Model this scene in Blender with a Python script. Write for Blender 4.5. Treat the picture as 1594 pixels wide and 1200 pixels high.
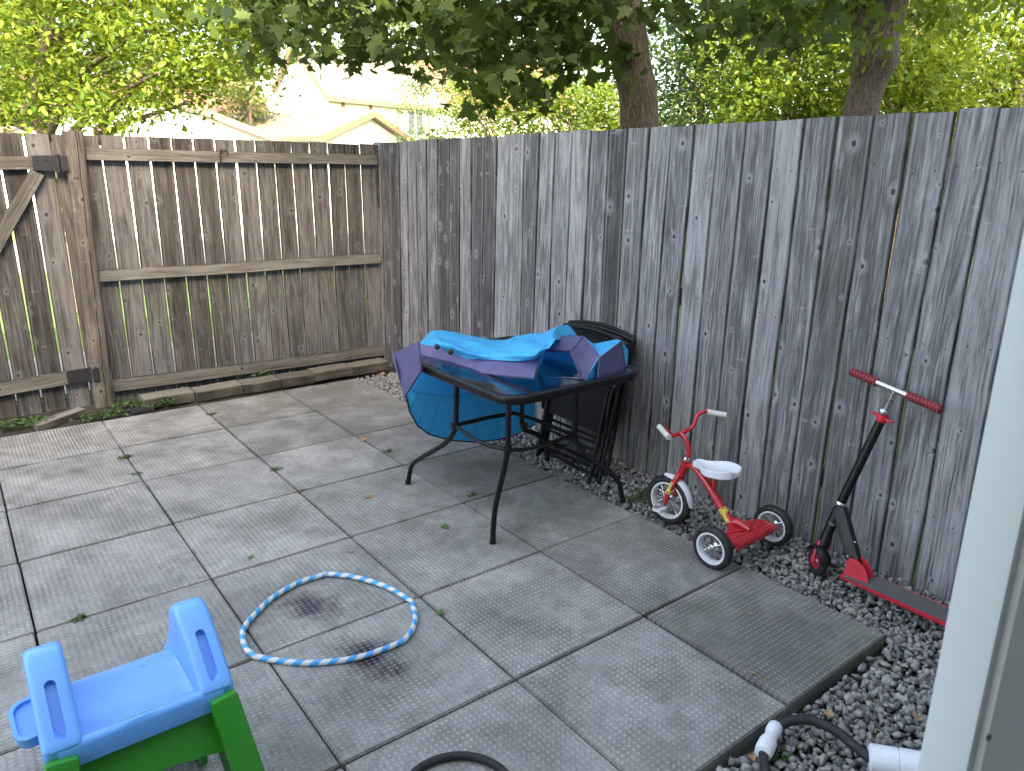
import bpy, bmesh, math, random
import numpy as np
from mathutils import Vector, Matrix, Euler
R = math.radians
random.seed(7); rng = np.random.default_rng(11)
for o in list(bpy.data.objects): bpy.data.objects.remove(o)
S = bpy.context.scene
COL = S.collection

# ------------------------------------------------------------- camera, world, sun
CAM_LOC = Vector((-0.048, -5.280, 1.586)); CAM_ROT = Euler((1.2917, -0.00975, -0.65127), 'XYZ')
FPX = 1150.0
cd = bpy.data.cameras.new('camera'); cam = bpy.data.objects.new('camera', cd); COL.objects.link(cam)
cam.location = CAM_LOC; cam.rotation_euler = CAM_ROT
cd.sensor_width = 36; cd.lens = 36 * FPX / 1594; cd.clip_start = 0.05; cd.clip_end = 600
cd.dof.use_dof = True; cd.dof.focus_distance = 3.6; cd.dof.aperture_fstop = cd.lens / 2.2
S.camera = cam
SUN_EL, SUN_AZ = R(30), math.atan2(-0.30, -0.95)      # azimuth measured from +Y towards +X
w = bpy.data.worlds.new('World'); S.world = w; w.use_nodes = True
nt = w.node_tree; sky = nt.nodes.new('ShaderNodeTexSky'); sky.sky_type = 'NISHITA'; sky.sun_disc = False
sky.sun_elevation = SUN_EL; sky.sun_rotation = SUN_AZ; sky.dust_density = 4.0; sky.air_density = 0.75; sky.ozone_density = 0.3
nt.links.new(sky.outputs[0], nt.nodes['Background'].inputs[0]); nt.nodes['Background'].inputs[1].default_value = 0.15
sl = bpy.data.lights.new('sun', 'SUN'); sun = bpy.data.objects.new('sun', sl); COL.objects.link(sun)
sl.energy = 2.0  # low warm evening sun, shut off from the yard by the house; sl.angle = R(0.5); sl.color = (1, .87, .70)
sd = Vector((math.sin(SUN_AZ) * math.cos(SUN_EL), math.cos(SUN_AZ) * math.cos(SUN_EL), math.sin(SUN_EL)))
sun.rotation_euler = sd.to_track_quat('Z', 'Y').to_euler(); sun.location = sd * 30
S.view_settings.view_transform = 'Standard'; S.view_settings.look = 'None'
S.view_settings.exposure = 3.38; S.view_settings.gamma = 1
S.view_settings.use_white_balance = True; S.view_settings.white_balance_temperature = 7900; S.view_settings.white_balance_tint = 8
S.render.engine = 'CYCLES'

# ------------------------------------------------------------- measuring helper
_M = CAM_ROT.to_matrix()
def W(u, v, ax, val):
    """point of the world plane (axis ax = val) seen at photo pixel (u,v); used to take measurements"""
    d = _M @ Vector(((u - 797) / FPX, -(v - 600) / FPX, -1))
    if ax == 'd': t = val / math.hypot(d.x, d.y)
    else:
        i = 'xyz'.index(ax); t = (val - CAM_LOC[i]) / d[i]
    return CAM_LOC + d * t

# ------------------------------------------------------------- node material helpers
class NT:
    def __init__(s, name):
        s.m = bpy.data.materials.new(name); s.m.use_nodes = True; s.t = s.m.node_tree
        s.b = s.t.nodes['Principled BSDF']; s.out = s.t.nodes['Material Output']
    def n(s, typ, **kw):
        x = s.t.nodes.new(typ)
        for k, v in kw.items(): setattr(x, k, v)
        return x
    def l(s, a, b): s.t.links.new(a, b)
    def put(s, sock, v):
        if isinstance(v, bpy.types.NodeSocket): s.l(v, sock)
        else: sock.default_value = v
    def attr(s, name, out='Vector'): return s.n('ShaderNodeAttribute', attribute_name=name).outputs[out]
    def obj(s): return s.n('ShaderNodeTexCoord').outputs['Object']
    def geo(s): return s.n('ShaderNodeNewGeometry').outputs['Position']
    def math(s, op, a, b=None, c=None, clamp=False):
        x = s.n('ShaderNodeMath', operation=op); x.use_clamp = clamp
        for i, v in enumerate((a, b, c)):
            if v is not None: s.put(x.inputs[i], v)
        return x.outputs[0]
    def vmul(s, a, v):
        x = s.n('ShaderNodeVectorMath', operation='MULTIPLY'); s.put(x.inputs[0], a); s.put(x.inputs[1], v); return x.outputs[0]
    def vadd(s, a, v):
        x = s.n('ShaderNodeVectorMath', operation='ADD'); s.put(x.inputs[0], a); s.put(x.inputs[1], v); return x.outputs[0]
    def noise(s, vec, sc, det=4, rough=.55, dist=0, col=False):
        x = s.n('ShaderNodeTexNoise'); s.put(x.inputs['Vector'], vec); x.inputs['Scale'].default_value = sc
        x.inputs['Detail'].default_value = det; x.inputs['Roughness'].default_value = rough; x.inputs['Distortion'].default_value = dist
        return x.outputs['Color' if col else 'Fac']
    def vor(s, vec, sc, feat='F1', dim='3D', out='Distance', rnd=1):
        x = s.n('ShaderNodeTexVoronoi', feature=feat, voronoi_dimensions=dim); s.put(x.inputs['Vector'], vec)
        x.inputs['Scale'].default_value = sc; x.inputs['Randomness'].default_value = rnd; return x.outputs[out]
    def ramp(s, f, stops):
        x = s.n('ShaderNodeValToRGB'); s.put(x.inputs[0], f); e = x.color_ramp.elements
        while len(e) < len(stops): e.new(.5)
        for q, (p, c) in zip(e, stops): q.position = p; q.color = tuple(c) + (1,) if len(c) == 3 else c
        return x.outputs[0]
    def rng(s, f, a, b, c=0, d=1):
        x = s.n('ShaderNodeMapRange'); s.put(x.inputs[0], f)
        for i, v in enumerate((a, b, c, d)): s.put(x.inputs[i + 1], v)
        return x.outputs[0]
    def mix(s, f, a, b, mode='MIX'):
        x = s.n('ShaderNodeMix', data_type='RGBA', blend_type=mode)
        s.put(x.inputs[0], f)
        for i, v in ((6, a), (7, b)):
            if isinstance(v, tuple) and len(v) == 3: v = v + (1,)
            s.put(x.inputs[i], v)
        return x.outputs[2]
    def sep(s, v):
        x = s.n('ShaderNodeSeparateXYZ'); s.put(x.inputs[0], v); return x.outputs
    def comb(s, a, b, c):
        x = s.n('ShaderNodeCombineXYZ')
        for i, v in enumerate((a, b, c)): s.put(x.inputs[i], v)
        return x.outputs[0]
    def bump(s, h, dist, strength=1, nrm=None):
        x = s.n('ShaderNodeBump'); s.put(x.inputs['Height'], h); x.inputs['Distance'].default_value = dist; x.inputs['Strength'].default_value = strength
        if nrm is not None: s.l(nrm, x.inputs['Normal'])
        s.l(x.outputs[0], s.b.inputs['Normal']); return x.outputs[0]

def pm(name, c, rough=.5, metal=0, var=.12, sc=30, bump=0, coat=0, dirt=0):
    k = NT(name); o = k.obj()
    f = k.noise(o, sc, 5, .6)
    a = tuple(max(0, x * (1 - var)) for x in c); b = tuple(min(1, x * (1 + var)) for x in c)
    col = k.ramp(f, [(.3, a), (.7, b)])
    if dirt:
        g = k.rng(k.noise(o, sc * .35, 6, .7), .48, .72, 0, dirt)
        col = k.mix(g, col, (.11, .10, .085))
    k.put(k.b.inputs['Base Color'], col)
    k.put(k.b.inputs['Roughness'], k.rng(k.noise(o, sc * .6, 4, .6), .3, .7, max(.04, rough - .1), min(1, rough + .12)))
    k.b.inputs['Metallic'].default_value = metal
    if coat: k.b.inputs['Coat Weight'].default_value = coat; k.b.inputs['Coat Roughness'].default_value = .12
    if bump: k.bump(k.noise(o, sc * 4, 4, .6), bump, .6)
    return k.m

def wood(name, lo, mid, hi, knot=(.035, .028, .024), crack=None, green=.0):
    k = NT(name); wc = k.attr('wc'); rnd = k.attr('rnd', 'Fac')
    x, y, z = k.sep(wc)
    # knots: 2-D cells on the face of the board
    kv = k.comb(k.math('ADD', x, k.math('MULTIPLY', y, .6)), z, 0.0)
    vor = k.n('ShaderNodeTexVoronoi', feature='F1', voronoi_dimensions='2D'); k.l(k.vmul(kv, (8.2, 4.6, 1)), vor.inputs['Vector']); vor.inputs['Scale'].default_value = 1
    pos = vor.outputs['Position']; cellc = k.sep(vor.outputs['Color'])
    dv = k.n('ShaderNodeVectorMath', operation='SUBTRACT'); k.l(k.vmul(kv, (8.2, 4.6, 1)), dv.inputs[0]); k.l(pos, dv.inputs[1])
    dd = k.vmul(dv.outputs[0], (1 / 8.2, 1 / 6.0, 1))
    wob = k.vadd(dd, k.vmul(k.noise(k.vmul(wc, (60, 60, 30)), 1, 2, .5, col=True), (.004, .004, 0)))
    ln = k.n('ShaderNodeVectorMath', operation='LENGTH'); k.l(wob, ln.inputs[0]); kd = ln.outputs['Value']
    kr = k.math('MULTIPLY', k.math('GREATER_THAN', cellc[0], .5), k.rng(cellc[1], 0, 1, .002, .0100))
    kin = k.rng(k.math('DIVIDE', kd, k.math('ADD', kr, .0005)), .75, 1.15, 1, 0)
    halo = k.math('MULTIPLY', k.rng(k.math('DIVIDE', kd, k.math('ADD', kr, .0005)), 1.0, 4.2, 1, 0), k.math('GREATER_THAN', kr, .001))
    # grain flows round the knots
    xw = k.math('ADD', x, k.math('MULTIPLY', k.math('MULTIPLY', halo, halo), .020))
    low = k.noise(k.vmul(wc, (5, 5, .9)), 1, 3, .5)
    xg = k.math('ADD', xw, k.math('MULTIPLY', low, .07))
    gv = k.comb(xg, k.math('MULTIPLY', y, .5), k.math('MULTIPLY', z, .035))
    g1 = k.noise(gv, 120, 4, .65); g2 = k.noise(gv, 420, 3, .6); tone = k.noise(k.comb(xg, y, k.math('MULTIPLY', z, .07)), 26, 3, .6)
    blot = k.noise(k.vmul(wc, (9, 9, 3)), 1, 5, .62); ringn = k.noise(k.comb(k.math('MULTIPLY', xw, 1.0), k.math('MULTIPLY', y, 1), k.math('MULTIPLY', z, .05)), 7.5, 1, .4); ring = k.rng(k.math('SINE', k.math('MULTIPLY', ringn, 120)), -1, 1)
    f = k.math('ADD', k.math('ADD', k.math('MULTIPLY', g1, .40), k.math('MULTIPLY', g2, .24)), k.math('ADD', k.math('MULTIPLY', tone, .30), k.math('MULTIPLY', blot, .22)))
    f = k.math('ADD', f, k.math('MULTIPLY', k.math('SUBTRACT', ring, .5), .06)); f = k.math('ADD', f, k.rng(rnd, 0, 1, -.13, .09))
    col = k.ramp(f, [(.41, lo), (.55, mid), (.70, hi)])
    # warm/cool drift from board to board
    col = k.mix(k.rng(k.noise(k.comb(rnd, blot, 0), 9, 1), .35, .7, 0, .35), col, (mid[0] * 1.12, mid[1] * .95, mid[2] * .8))
    if green: col = k.mix(k.math('MULTIPLY', k.rng(k.noise(k.vmul(wc, (4, 4, 1.2)), 1, 4), .5, .8, 0, 1), green), col, (.12, .14, .08))
    # pale whiskers where branches grew through
    w2 = k.n('ShaderNodeTexVoronoi', feature='F1', voronoi_dimensions='2D'); kv2 = k.vmul(k.comb(k.math('ADD', x, 7.3), k.math('ADD', z, k.math('MULTIPLY', k.math('SUBTRACT', k.noise(k.vmul(wc, (18, 1, 5)), 1, 2), .5), .05)), 0), (7, 6.2, 1)); k.l(kv2, w2.inputs['Vector']); w2.inputs['Scale'].default_value = 1
    d2 = k.n('ShaderNodeVectorMath', operation='SUBTRACT'); k.l(kv2, d2.inputs[0]); k.l(w2.outputs['Position'], d2.inputs[1]); l2 = k.n('ShaderNodeVectorMath', operation='LENGTH'); k.l(k.vmul(d2.outputs[0], (1 / 7 / .032, 1 / 6.2 / .0065, 0)), l2.inputs[0])
    wm = k.math('MULTIPLY', k.rng(l2.outputs['Value'], .2, 1.1, 1, 0), k.math('GREATER_THAN', k.sep(w2.outputs['Color'])[0], .74)); wm = k.math('MULTIPLY', wm, k.rng(k.noise(k.comb(k.math('MULTIPLY', x, .3), y, z), 260, 3, .7), .35, .6, .0, .55))
    col = k.mix(wm, col, (min(1, hi[0] * 1.15), min(1, hi[1] * 1.15), min(1, hi[2] * 1.15)))
    col = k.mix(k.math('MULTIPLY', halo, .5), col, hi)
    col = k.mix(k.math('MULTIPLY', kin, .92), col, knot)
    # cracks
    cr = k.noise(k.comb(xg, y, k.math('MULTIPLY', z, .012)), 210, 2, .5)
    crk = k.rng(cr, .655, .70, 0, .8)
    col = k.mix(crk, col, (.03, .027, .025))
    if crack:
        cx = k.math('ADD', k.math('MULTIPLY', k.math('SUBTRACT', k.noise(k.comb(0, 0, z), 2.2, 3, .6), .5), .05), crack); cd_ = k.math('ABSOLUTE', k.math('SUBTRACT', x, cx))
        col = k.mix(k.math('MULTIPLY', k.rng(cd_, .0012, .0042, 1, 0), k.rng(k.noise(k.comb(3, 0, z), 3.1, 2), .40, .46, 0, 1)), col, (.008, .007, .006))
    ea = k.math('ABSOLUTE', k.attr('edge', 'Fac')); em = k.math('MULTIPLY', k.rng(ea, .80, .985), k.rng(k.noise(k.comb(x, 0, k.math('MULTIPLY', z, .25)), 22, 4), .3, .6, .25, .85))
    col = k.mix(em, col, (lo[0] * .35, lo[1] * .35, lo[2] * .33))  # weathered edges, darkened in colour so the shaded gaps between boards read
    col = k.mix(k.rng(ea, .74, .84, .0, .18) if False else k.math('MULTIPLY', k.rng(ea, .70, .82), k.rng(ea, .94, .84, 0, .30)), col, hi)
    col = k.mix(k.math('GREATER_THAN', rnd, 1.5), col, (.05, .04, .035))
    k.put(k.b.inputs['Base Color'], col); k.b.inputs['Roughness'].default_value = .82; k.b.inputs['Specular IOR Level'].default_value = .25
    h = k.math('SUBTRACT', k.math('ADD', g1, k.math('MULTIPLY', g2, .5)), k.math('ADD', k.math('MULTIPLY', crk, 1.2), k.math('MULTIPLY', kin, .5)))
    k.bump(h, .0022, .8)
    return k.m

M = {}
M['fence_side'] = wood('weathered_grey_cedar', (.040, .039, .041), (.118, .119, .124), (.35, .352, .36))
M['fence_back'] = wood('weathered_brown_cedar', (.028, .0255, .024), (.086, .082, .080), (.215, .213, .213))
M['rail'] = wood('weathered_rail', (.050, .047, .043), (.120, .114, .104), (.235, .228, .21), green=.25)
M['post'] = wood('weathered_post', (.042, .037, .032), (.115, .102, .090), (.23, .21, .19), crack=31.012)
M['sleeper'] = wood('edging_timber', (.08, .072, .060), (.155, .142, .120), (.25, .235, .205), green=.35)
M['metal_black'] = pm('black_powder_coated_metal', (.006, .006, .007), .36, 0, .3, 60, .0002)
M['metal_black'].node_tree.nodes['Principled BSDF'].inputs['Specular IOR Level'].default_value = .3
M['strap_black'] = pm('black_hinge_steel', (.022, .022, .026), .55, 0, .3, 60, .0006)
M['rubber'] = pm('black_rubber', (.014, .014, .016), .62, 0, .25, 80, .0003, dirt=.12)
M['red'] = pm('red_enamel', (.50, .012, .022), .28, 0, .1, 20, 0, .5, dirt=.05)
M['red_plastic'] = pm('red_plastic', (.55, .02, .04), .45, 0, .15, 30)
M['white'] = pm('white_plastic', (.72, .74, .78), .42, 0, .05, 20, dirt=.08)
M['cream'] = pm('cream_vinyl_grip', (.62, .60, .54), .5, 0, .08, 30, dirt=.15)
M['chrome'] = pm('brushed_steel', (.62, .63, .66), .22, 1, .08, 60)
M['rimwhite'] = pm('white_rim', (.70, .72, .74), .4, 0, .06, 30, dirt=.15)
M['blue'] = pm('light_blue_moulded_plastic', (.125, .40, .88), .30, 0, .05, 8, .0002)
M['blue_dark'] = pm('blue_plastic_recess', (.06, .17, .55), .45, 0, .06, 8)
M['green'] = pm('green_moulded_plastic', (.02, .27, .022), .42, 0, .12, 8, .0002)
M['vinyl_blue'] = pm('cyan_pvc_sheet', (.04, .52, .86), .42, 0, .08, 12, .0004)
M['vinyl_blue'].node_tree.nodes['Principled BSDF'].inputs['Sheen Weight'].default_value = 0
M['vinyl_purple'] = pm('purple_pvc_sheet', (.105, .095, .215), .5, 0, .1, 14, .0004)
for nm, cc_ in (('vinyl_blue', (.06, .66, .95)), ('vinyl_purple', (.10, .09, .22))):
    t_ = M[nm].node_tree; tl = t_.nodes.new('ShaderNodeBsdfTranslucent'); tl.inputs[0].default_value = (*cc_, 1); mx = t_.nodes.new('ShaderNodeMixShader'); mx.inputs[0].default_value = .38 if nm == 'vinyl_blue' else .12
    t_.links.new(t_.nodes['Principled BSDF'].outputs[0], mx.inputs[1]); t_.links.new(tl.outputs[0], mx.inputs[2]); t_.links.new(mx.outputs[0], t_.nodes['Material Output'].inputs[0])
M['seam'] = pm('dark_welded_seam', (.012, .02, .06), .5)
M['frame_white'] = pm('white_painted_frame', (.56, .585, .59), .5, 0, .03, 3, .0003, dirt=.12)
M['frame_grey'] = pm('grey_frame_return', (.60, .60, .60), .5, 0, .04, 3)
M['sling'] = pm('black_sling_fabric', (.004, .004, .005), .95, 0, .3, 120, .0004)
M['siding'] = pm('white_siding', (.62, .61, .58), .7, 0, .04, 2)
M['fascia'] = pm('tan_fascia', (.15, .105, .06), .7, 0, .1, 3)
M['brick'] = pm('house_brick', (.26, .15, .11), .9, 0, .25, 14, .003)
M['window'] = pm('dark_window_glass', (.05, .06, .07), .08, 0, .1, 3)
M['cloth'] = pm('black_cloth', (.012, .012, .014), .9, 0, .3, 80, .001)
M['leafgreen'] = pm('fallen_green_leaf', (.07, .16, .03), .6, 0, .3, 60)
M['leaftan'] = pm('dry_tan_leaf', (.34, .21, .10), .8, 0, .3, 60)
M['weed'] = pm('weed_leaf', (.045, .10, .022), .7, 0, .35, 30)
M['rust'] = pm('rusty_iron', (.06, .028, .018), .85, .3, .4, 90, .001)
def shingle(name, c):
    k = NT(name); o = k.obj(); x, y, z = k.sep(o)
    br = k.n('ShaderNodeTexBrick'); k.l(k.attr('wc'), br.inputs['Vector']); br.inputs['Scale'].default_value = 1
    br.inputs['Brick Width'].default_value = .32; br.inputs['Row Height'].default_value = .14; br.inputs['Mortar Size'].default_value = .008
    br.inputs['Color1'].default_value = (*[v * .85 for v in c], 1); br.inputs['Color2'].default_value = (*[v * 1.12 for v in c], 1); br.inputs['Mortar'].default_value = (*[v * .5 for v in c], 1)
    col = k.mix(.35, br.outputs[0], k.ramp(k.noise(o, 3, 5), [(.3, [v * .7 for v in c]), (.7, [v * 1.2 for v in c])]))
    k.put(k.b.inputs['Base Color'], col); k.b.inputs['Roughness'].default_value = .95; return k.m
M['shingle_tan'] = shingle('tan_shingles', (.15, .125, .09)); M['shingle_red'] = shingle('red_brown_shingles', (.15, .07, .045))

def leafmat(name, c1, c2, tr=.35, seed=0):
    k = NT(name); rnd = k.attr('rnd', 'Fac')
    col = k.ramp(rnd, [(.1, c1), (.9, c2)])
    k.put(k.b.inputs['Base Color'], col); k.b.inputs['Roughness'].default_value = .55; k.b.inputs['Specular IOR Level'].default_value = .3
    t = k.n('ShaderNodeBsdfTranslucent'); k.put(t.inputs[0], k.mix(.5, col, (c2[0] * 1.6, c2[1] * 1.5, c2[2] * .8), 'MIX'))
    ms = k.n('ShaderNodeMixShader'); ms.inputs[0].default_value = tr
    k.l(k.b.outputs[0], ms.inputs[1]); k.l(t.outputs[0], ms.inputs[2]); k.l(ms.outputs[0], k.out.inputs['Surface'])
    return k.m
def barkmat(name, c):
    k = NT(name); wc = k.attr('wc')
    v = k.vmul(wc, (1, 1, .18)); n1 = k.noise(v, 38, 5, .7, .6); v1 = k.vor(k.vadd(v, k.vmul(k.noise(wc, 14, 2, col=True), (.03, .03, .03))), 52, 'DISTANCE_TO_EDGE')
    f = k.math('MULTIPLY', n1, k.rng(v1, 0, .22, .45, 1))
    col = k.ramp(f, [(.15, [q * .4 for q in c]), (.42, c), (.75, [q * 1.7 for q in c])])
    k.put(k.b.inputs['Base Color'], col); k.b.inputs['Roughness'].default_value = .95
    k.bump(f, .018, .9); return k.m
M['bark'] = barkmat('grey_brown_bark', (.15, .115, .092))

def concrete():
    k = NT('pebbled_concrete_slab'); P = k.geo(); wc = k.attr('wc'); rnd = k.attr('rnd', 'Fac'); dirtA = k.attr('dirt', 'Fac'); pat = k.attr('pat', 'Fac')
    x, y, z = k.sep(wc)
    wv = k.noise(wc, 9, 2, .5, col=True); wx, wy, wz = k.sep(wv)
    px = k.math('ADD', x, k.math('MULTIPLY', wx, .006)); py = k.math('ADD', y, k.math('MULTIPLY', wy, .006))
    kx = 2 * math.pi / .0185; ky = 2 * math.pi / .0215
    sx = k.math('SINE', k.math('MULTIPLY', px, kx)); sy = k.math('SINE', k.math('MULTIPLY', py, ky))
    waf = k.rng(k.math('MULTIPLY', k.rng(sx, -1, 1), k.rng(sy, -1, 1)), .05, .75)
    rib = k.rng(sx, -.7, .8)
    wear = k.rng(k.noise(wc, 3.4, 5, .65), .36, .60, .25, 1)
    hp = k.math('MULTIPLY', k.math('ADD', k.math('MULTIPLY', waf, k.math('SUBTRACT', 1, pat)), k.math('MULTIPLY', rib, pat)), wear)
    fine = k.noise(wc, 330, 3, .75); med = k.noise(wc, 90, 4, .6)
    big = k.noise(P, 2.3, 6, .65); big2 = k.noise(P, .9, 3, .5)
    f = k.math('ADD', k.math('MULTIPLY', big, .38), k.math('ADD', k.math('MULTIPLY', med, .32), k.math('MULTIPLY', fine, .32)))
    f = k.math('ADD', f, k.rng(rnd, 0, 1, -.09, .06))
    col = k.ramp(f, [(.36, (.24, .230, .213)), (.51, (.41, .394, .366)), (.66, (.56, .540, .50))])
    med2 = k.noise(wc, 120, 3, .85); m3 = k.noise(wc, 55, 3, .8); col = k.mix(k.rng(m3, .44, .33, 0, .4), col, (.17, .168, .16)); col = k.mix(k.rng(m3, .58, .68, 0, .35), col, (.58, .57, .55)); col = k.mix(k.rng(med2, .60, .70, 0, .4), col, (.60, .59, .57)); col = k.mix(k.rng(med2, .42, .33, 0, .45), col, (.12, .118, .115)); col = k.mix(k.rng(hp, .1, .8, .32, 0), col, (.12, .12, .115)); col = k.mix(k.rng(fine, .60, .72, 0, .55), col, (.55, .54, .52)); col = k.mix(k.rng(fine, .36, .27, 0, .5), col, (.06, .06, .06))
    # dirt lies between the raised pips
    dm = k.math('MULTIPLY', k.rng(k.math('ADD', k.noise(P, 3.1, 7, .72), k.math('MULTIPLY', dirtA, .17)), .47, .72), k.rng(hp, 0, .7, 1, .42))
    col = k.mix(k.math('MULTIPLY', dm, .85), col, (.105, .103, .090))
    gm = k.math('MULTIPLY', k.rng(k.noise(k.vadd(P, (3, 9, 0)), 2.2, 5, .6), .56, .76), k.rng(dirtA, 0, 1, .05, .55))
    col = k.mix(gm, col, (.13, .15, .085))
    edge = k.attr('edge', 'Fac')
    col = k.mix(k.math('MULTIPLY', k.rng(k.noise(P, 12, 4), .45, .7), .35), col, (.12, .125, .12))
    # old spills
    for (cx, cy, rx, ry, ang, s) in ((.845, -2.87, .10, .15, .5, .9), (.90, -3.29, .095, .15, .2, 1), (.25, -3.36, .10, .08, .4, .8), (.30, -3.12, .09, .12, .6, .45)):
        q = k.vadd(P, (-cx, -cy, 0)); qx, qy, qz = k.sep(q); ca, sa = math.cos(ang), math.sin(ang)
        ex = k.math('DIVIDE', k.math('ADD', k.math('MULTIPLY', qx, ca), k.math('MULTIPLY', qy, sa)), rx)
        ey = k.math('DIVIDE', k.math('SUBTRACT', k.math('MULTIPLY', qy, ca), k.math('MULTIPLY', qx, sa)), ry)
        r = k.math('SQRT', k.math('ADD', k.math('MULTIPLY', ex, ex), k.math('MULTIPLY', ey, ey)))
        r = k.math('ADD', r, k.math('MULTIPLY', k.math('SUBTRACT', k.noise(P, 11, 4, .7), .5), 2.2))
        mk = k.math('MULTIPLY', k.rng(r, .25, 1.15, 1, 0), k.rng(hp, 0, .8, 1, .45))
        col = k.mix(k.math('MULTIPLY', mk, s), col, (.026, .022, .034))
    k.put(k.b.inputs['Base Color'], col); k.b.inputs['Roughness'].default_value = .9; k.b.inputs['Specular IOR Level'].default_value = .3
    n1 = k.bump(hp, .0032, .9); k.bump(k.math('ADD', fine, k.math('MULTIPLY', med, .8)), .0016, .8, n1)
    return k.m
M['slab'] = concrete()
def soil():
    k = NT('dark_soil'); P = k.geo(); f = k.math('ADD', k.math('MULTIPLY', k.noise(P, 30, 6, .75), .6), k.math('MULTIPLY', k.noise(P, 4, 4), .4))
    k.put(k.b.inputs['Base Color'], k.ramp(f, [(.35, (.018, .015, .012)), (.6, (.055, .045, .035)), (.8, (.11, .09, .07))])); k.b.inputs['Roughness'].default_value = 1
    k.bump(f, .02); return k.m
M['soil'] = soil()
def lawn():
    k = NT('grass_ground'); P = k.geo(); f = k.math('ADD', k.math('MULTIPLY', k.noise(P, 25, 5, .7), .5), k.math('MULTIPLY', k.noise(P, .35, 5, .6), .5))
    k.put(k.b.inputs['Base Color'], k.ramp(f, [(.35, (.05, .09, .02)), (.55, (.10, .15, .035)), (.75, (.17, .18, .07))])); k.b.inputs['Roughness'].default_value = 1
    k.bump(f, .03); return k.m
M['lawn'] = lawn()
M['asphalt'] = pm('pale_asphalt', (.20, .19, .18), .9, 0, .2, 8, .003)
def stone():
    k = NT('crushed_limestone'); rnd = k.attr('rnd', 'Fac'); o = k.geo()
    col = k.ramp(rnd, [(0, (.12, .12, .12)), (.3, (.21, .208, .20)), (.7, (.31, .30, .28)), (.93, (.40, .385, .355)), (1, (.40, .32, .24))])
    n = k.noise(o, 90, 5, .7)
    col = k.mix(k.rng(n, .35, .7, 0, .4), col, (.14, .14, .135)); k.put(k.b.inputs['Base Color'], col); k.b.inputs['Roughness'].default_value = .85
    k.bump(n, .003, .7); return k.m
M['stone'] = stone()

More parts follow.
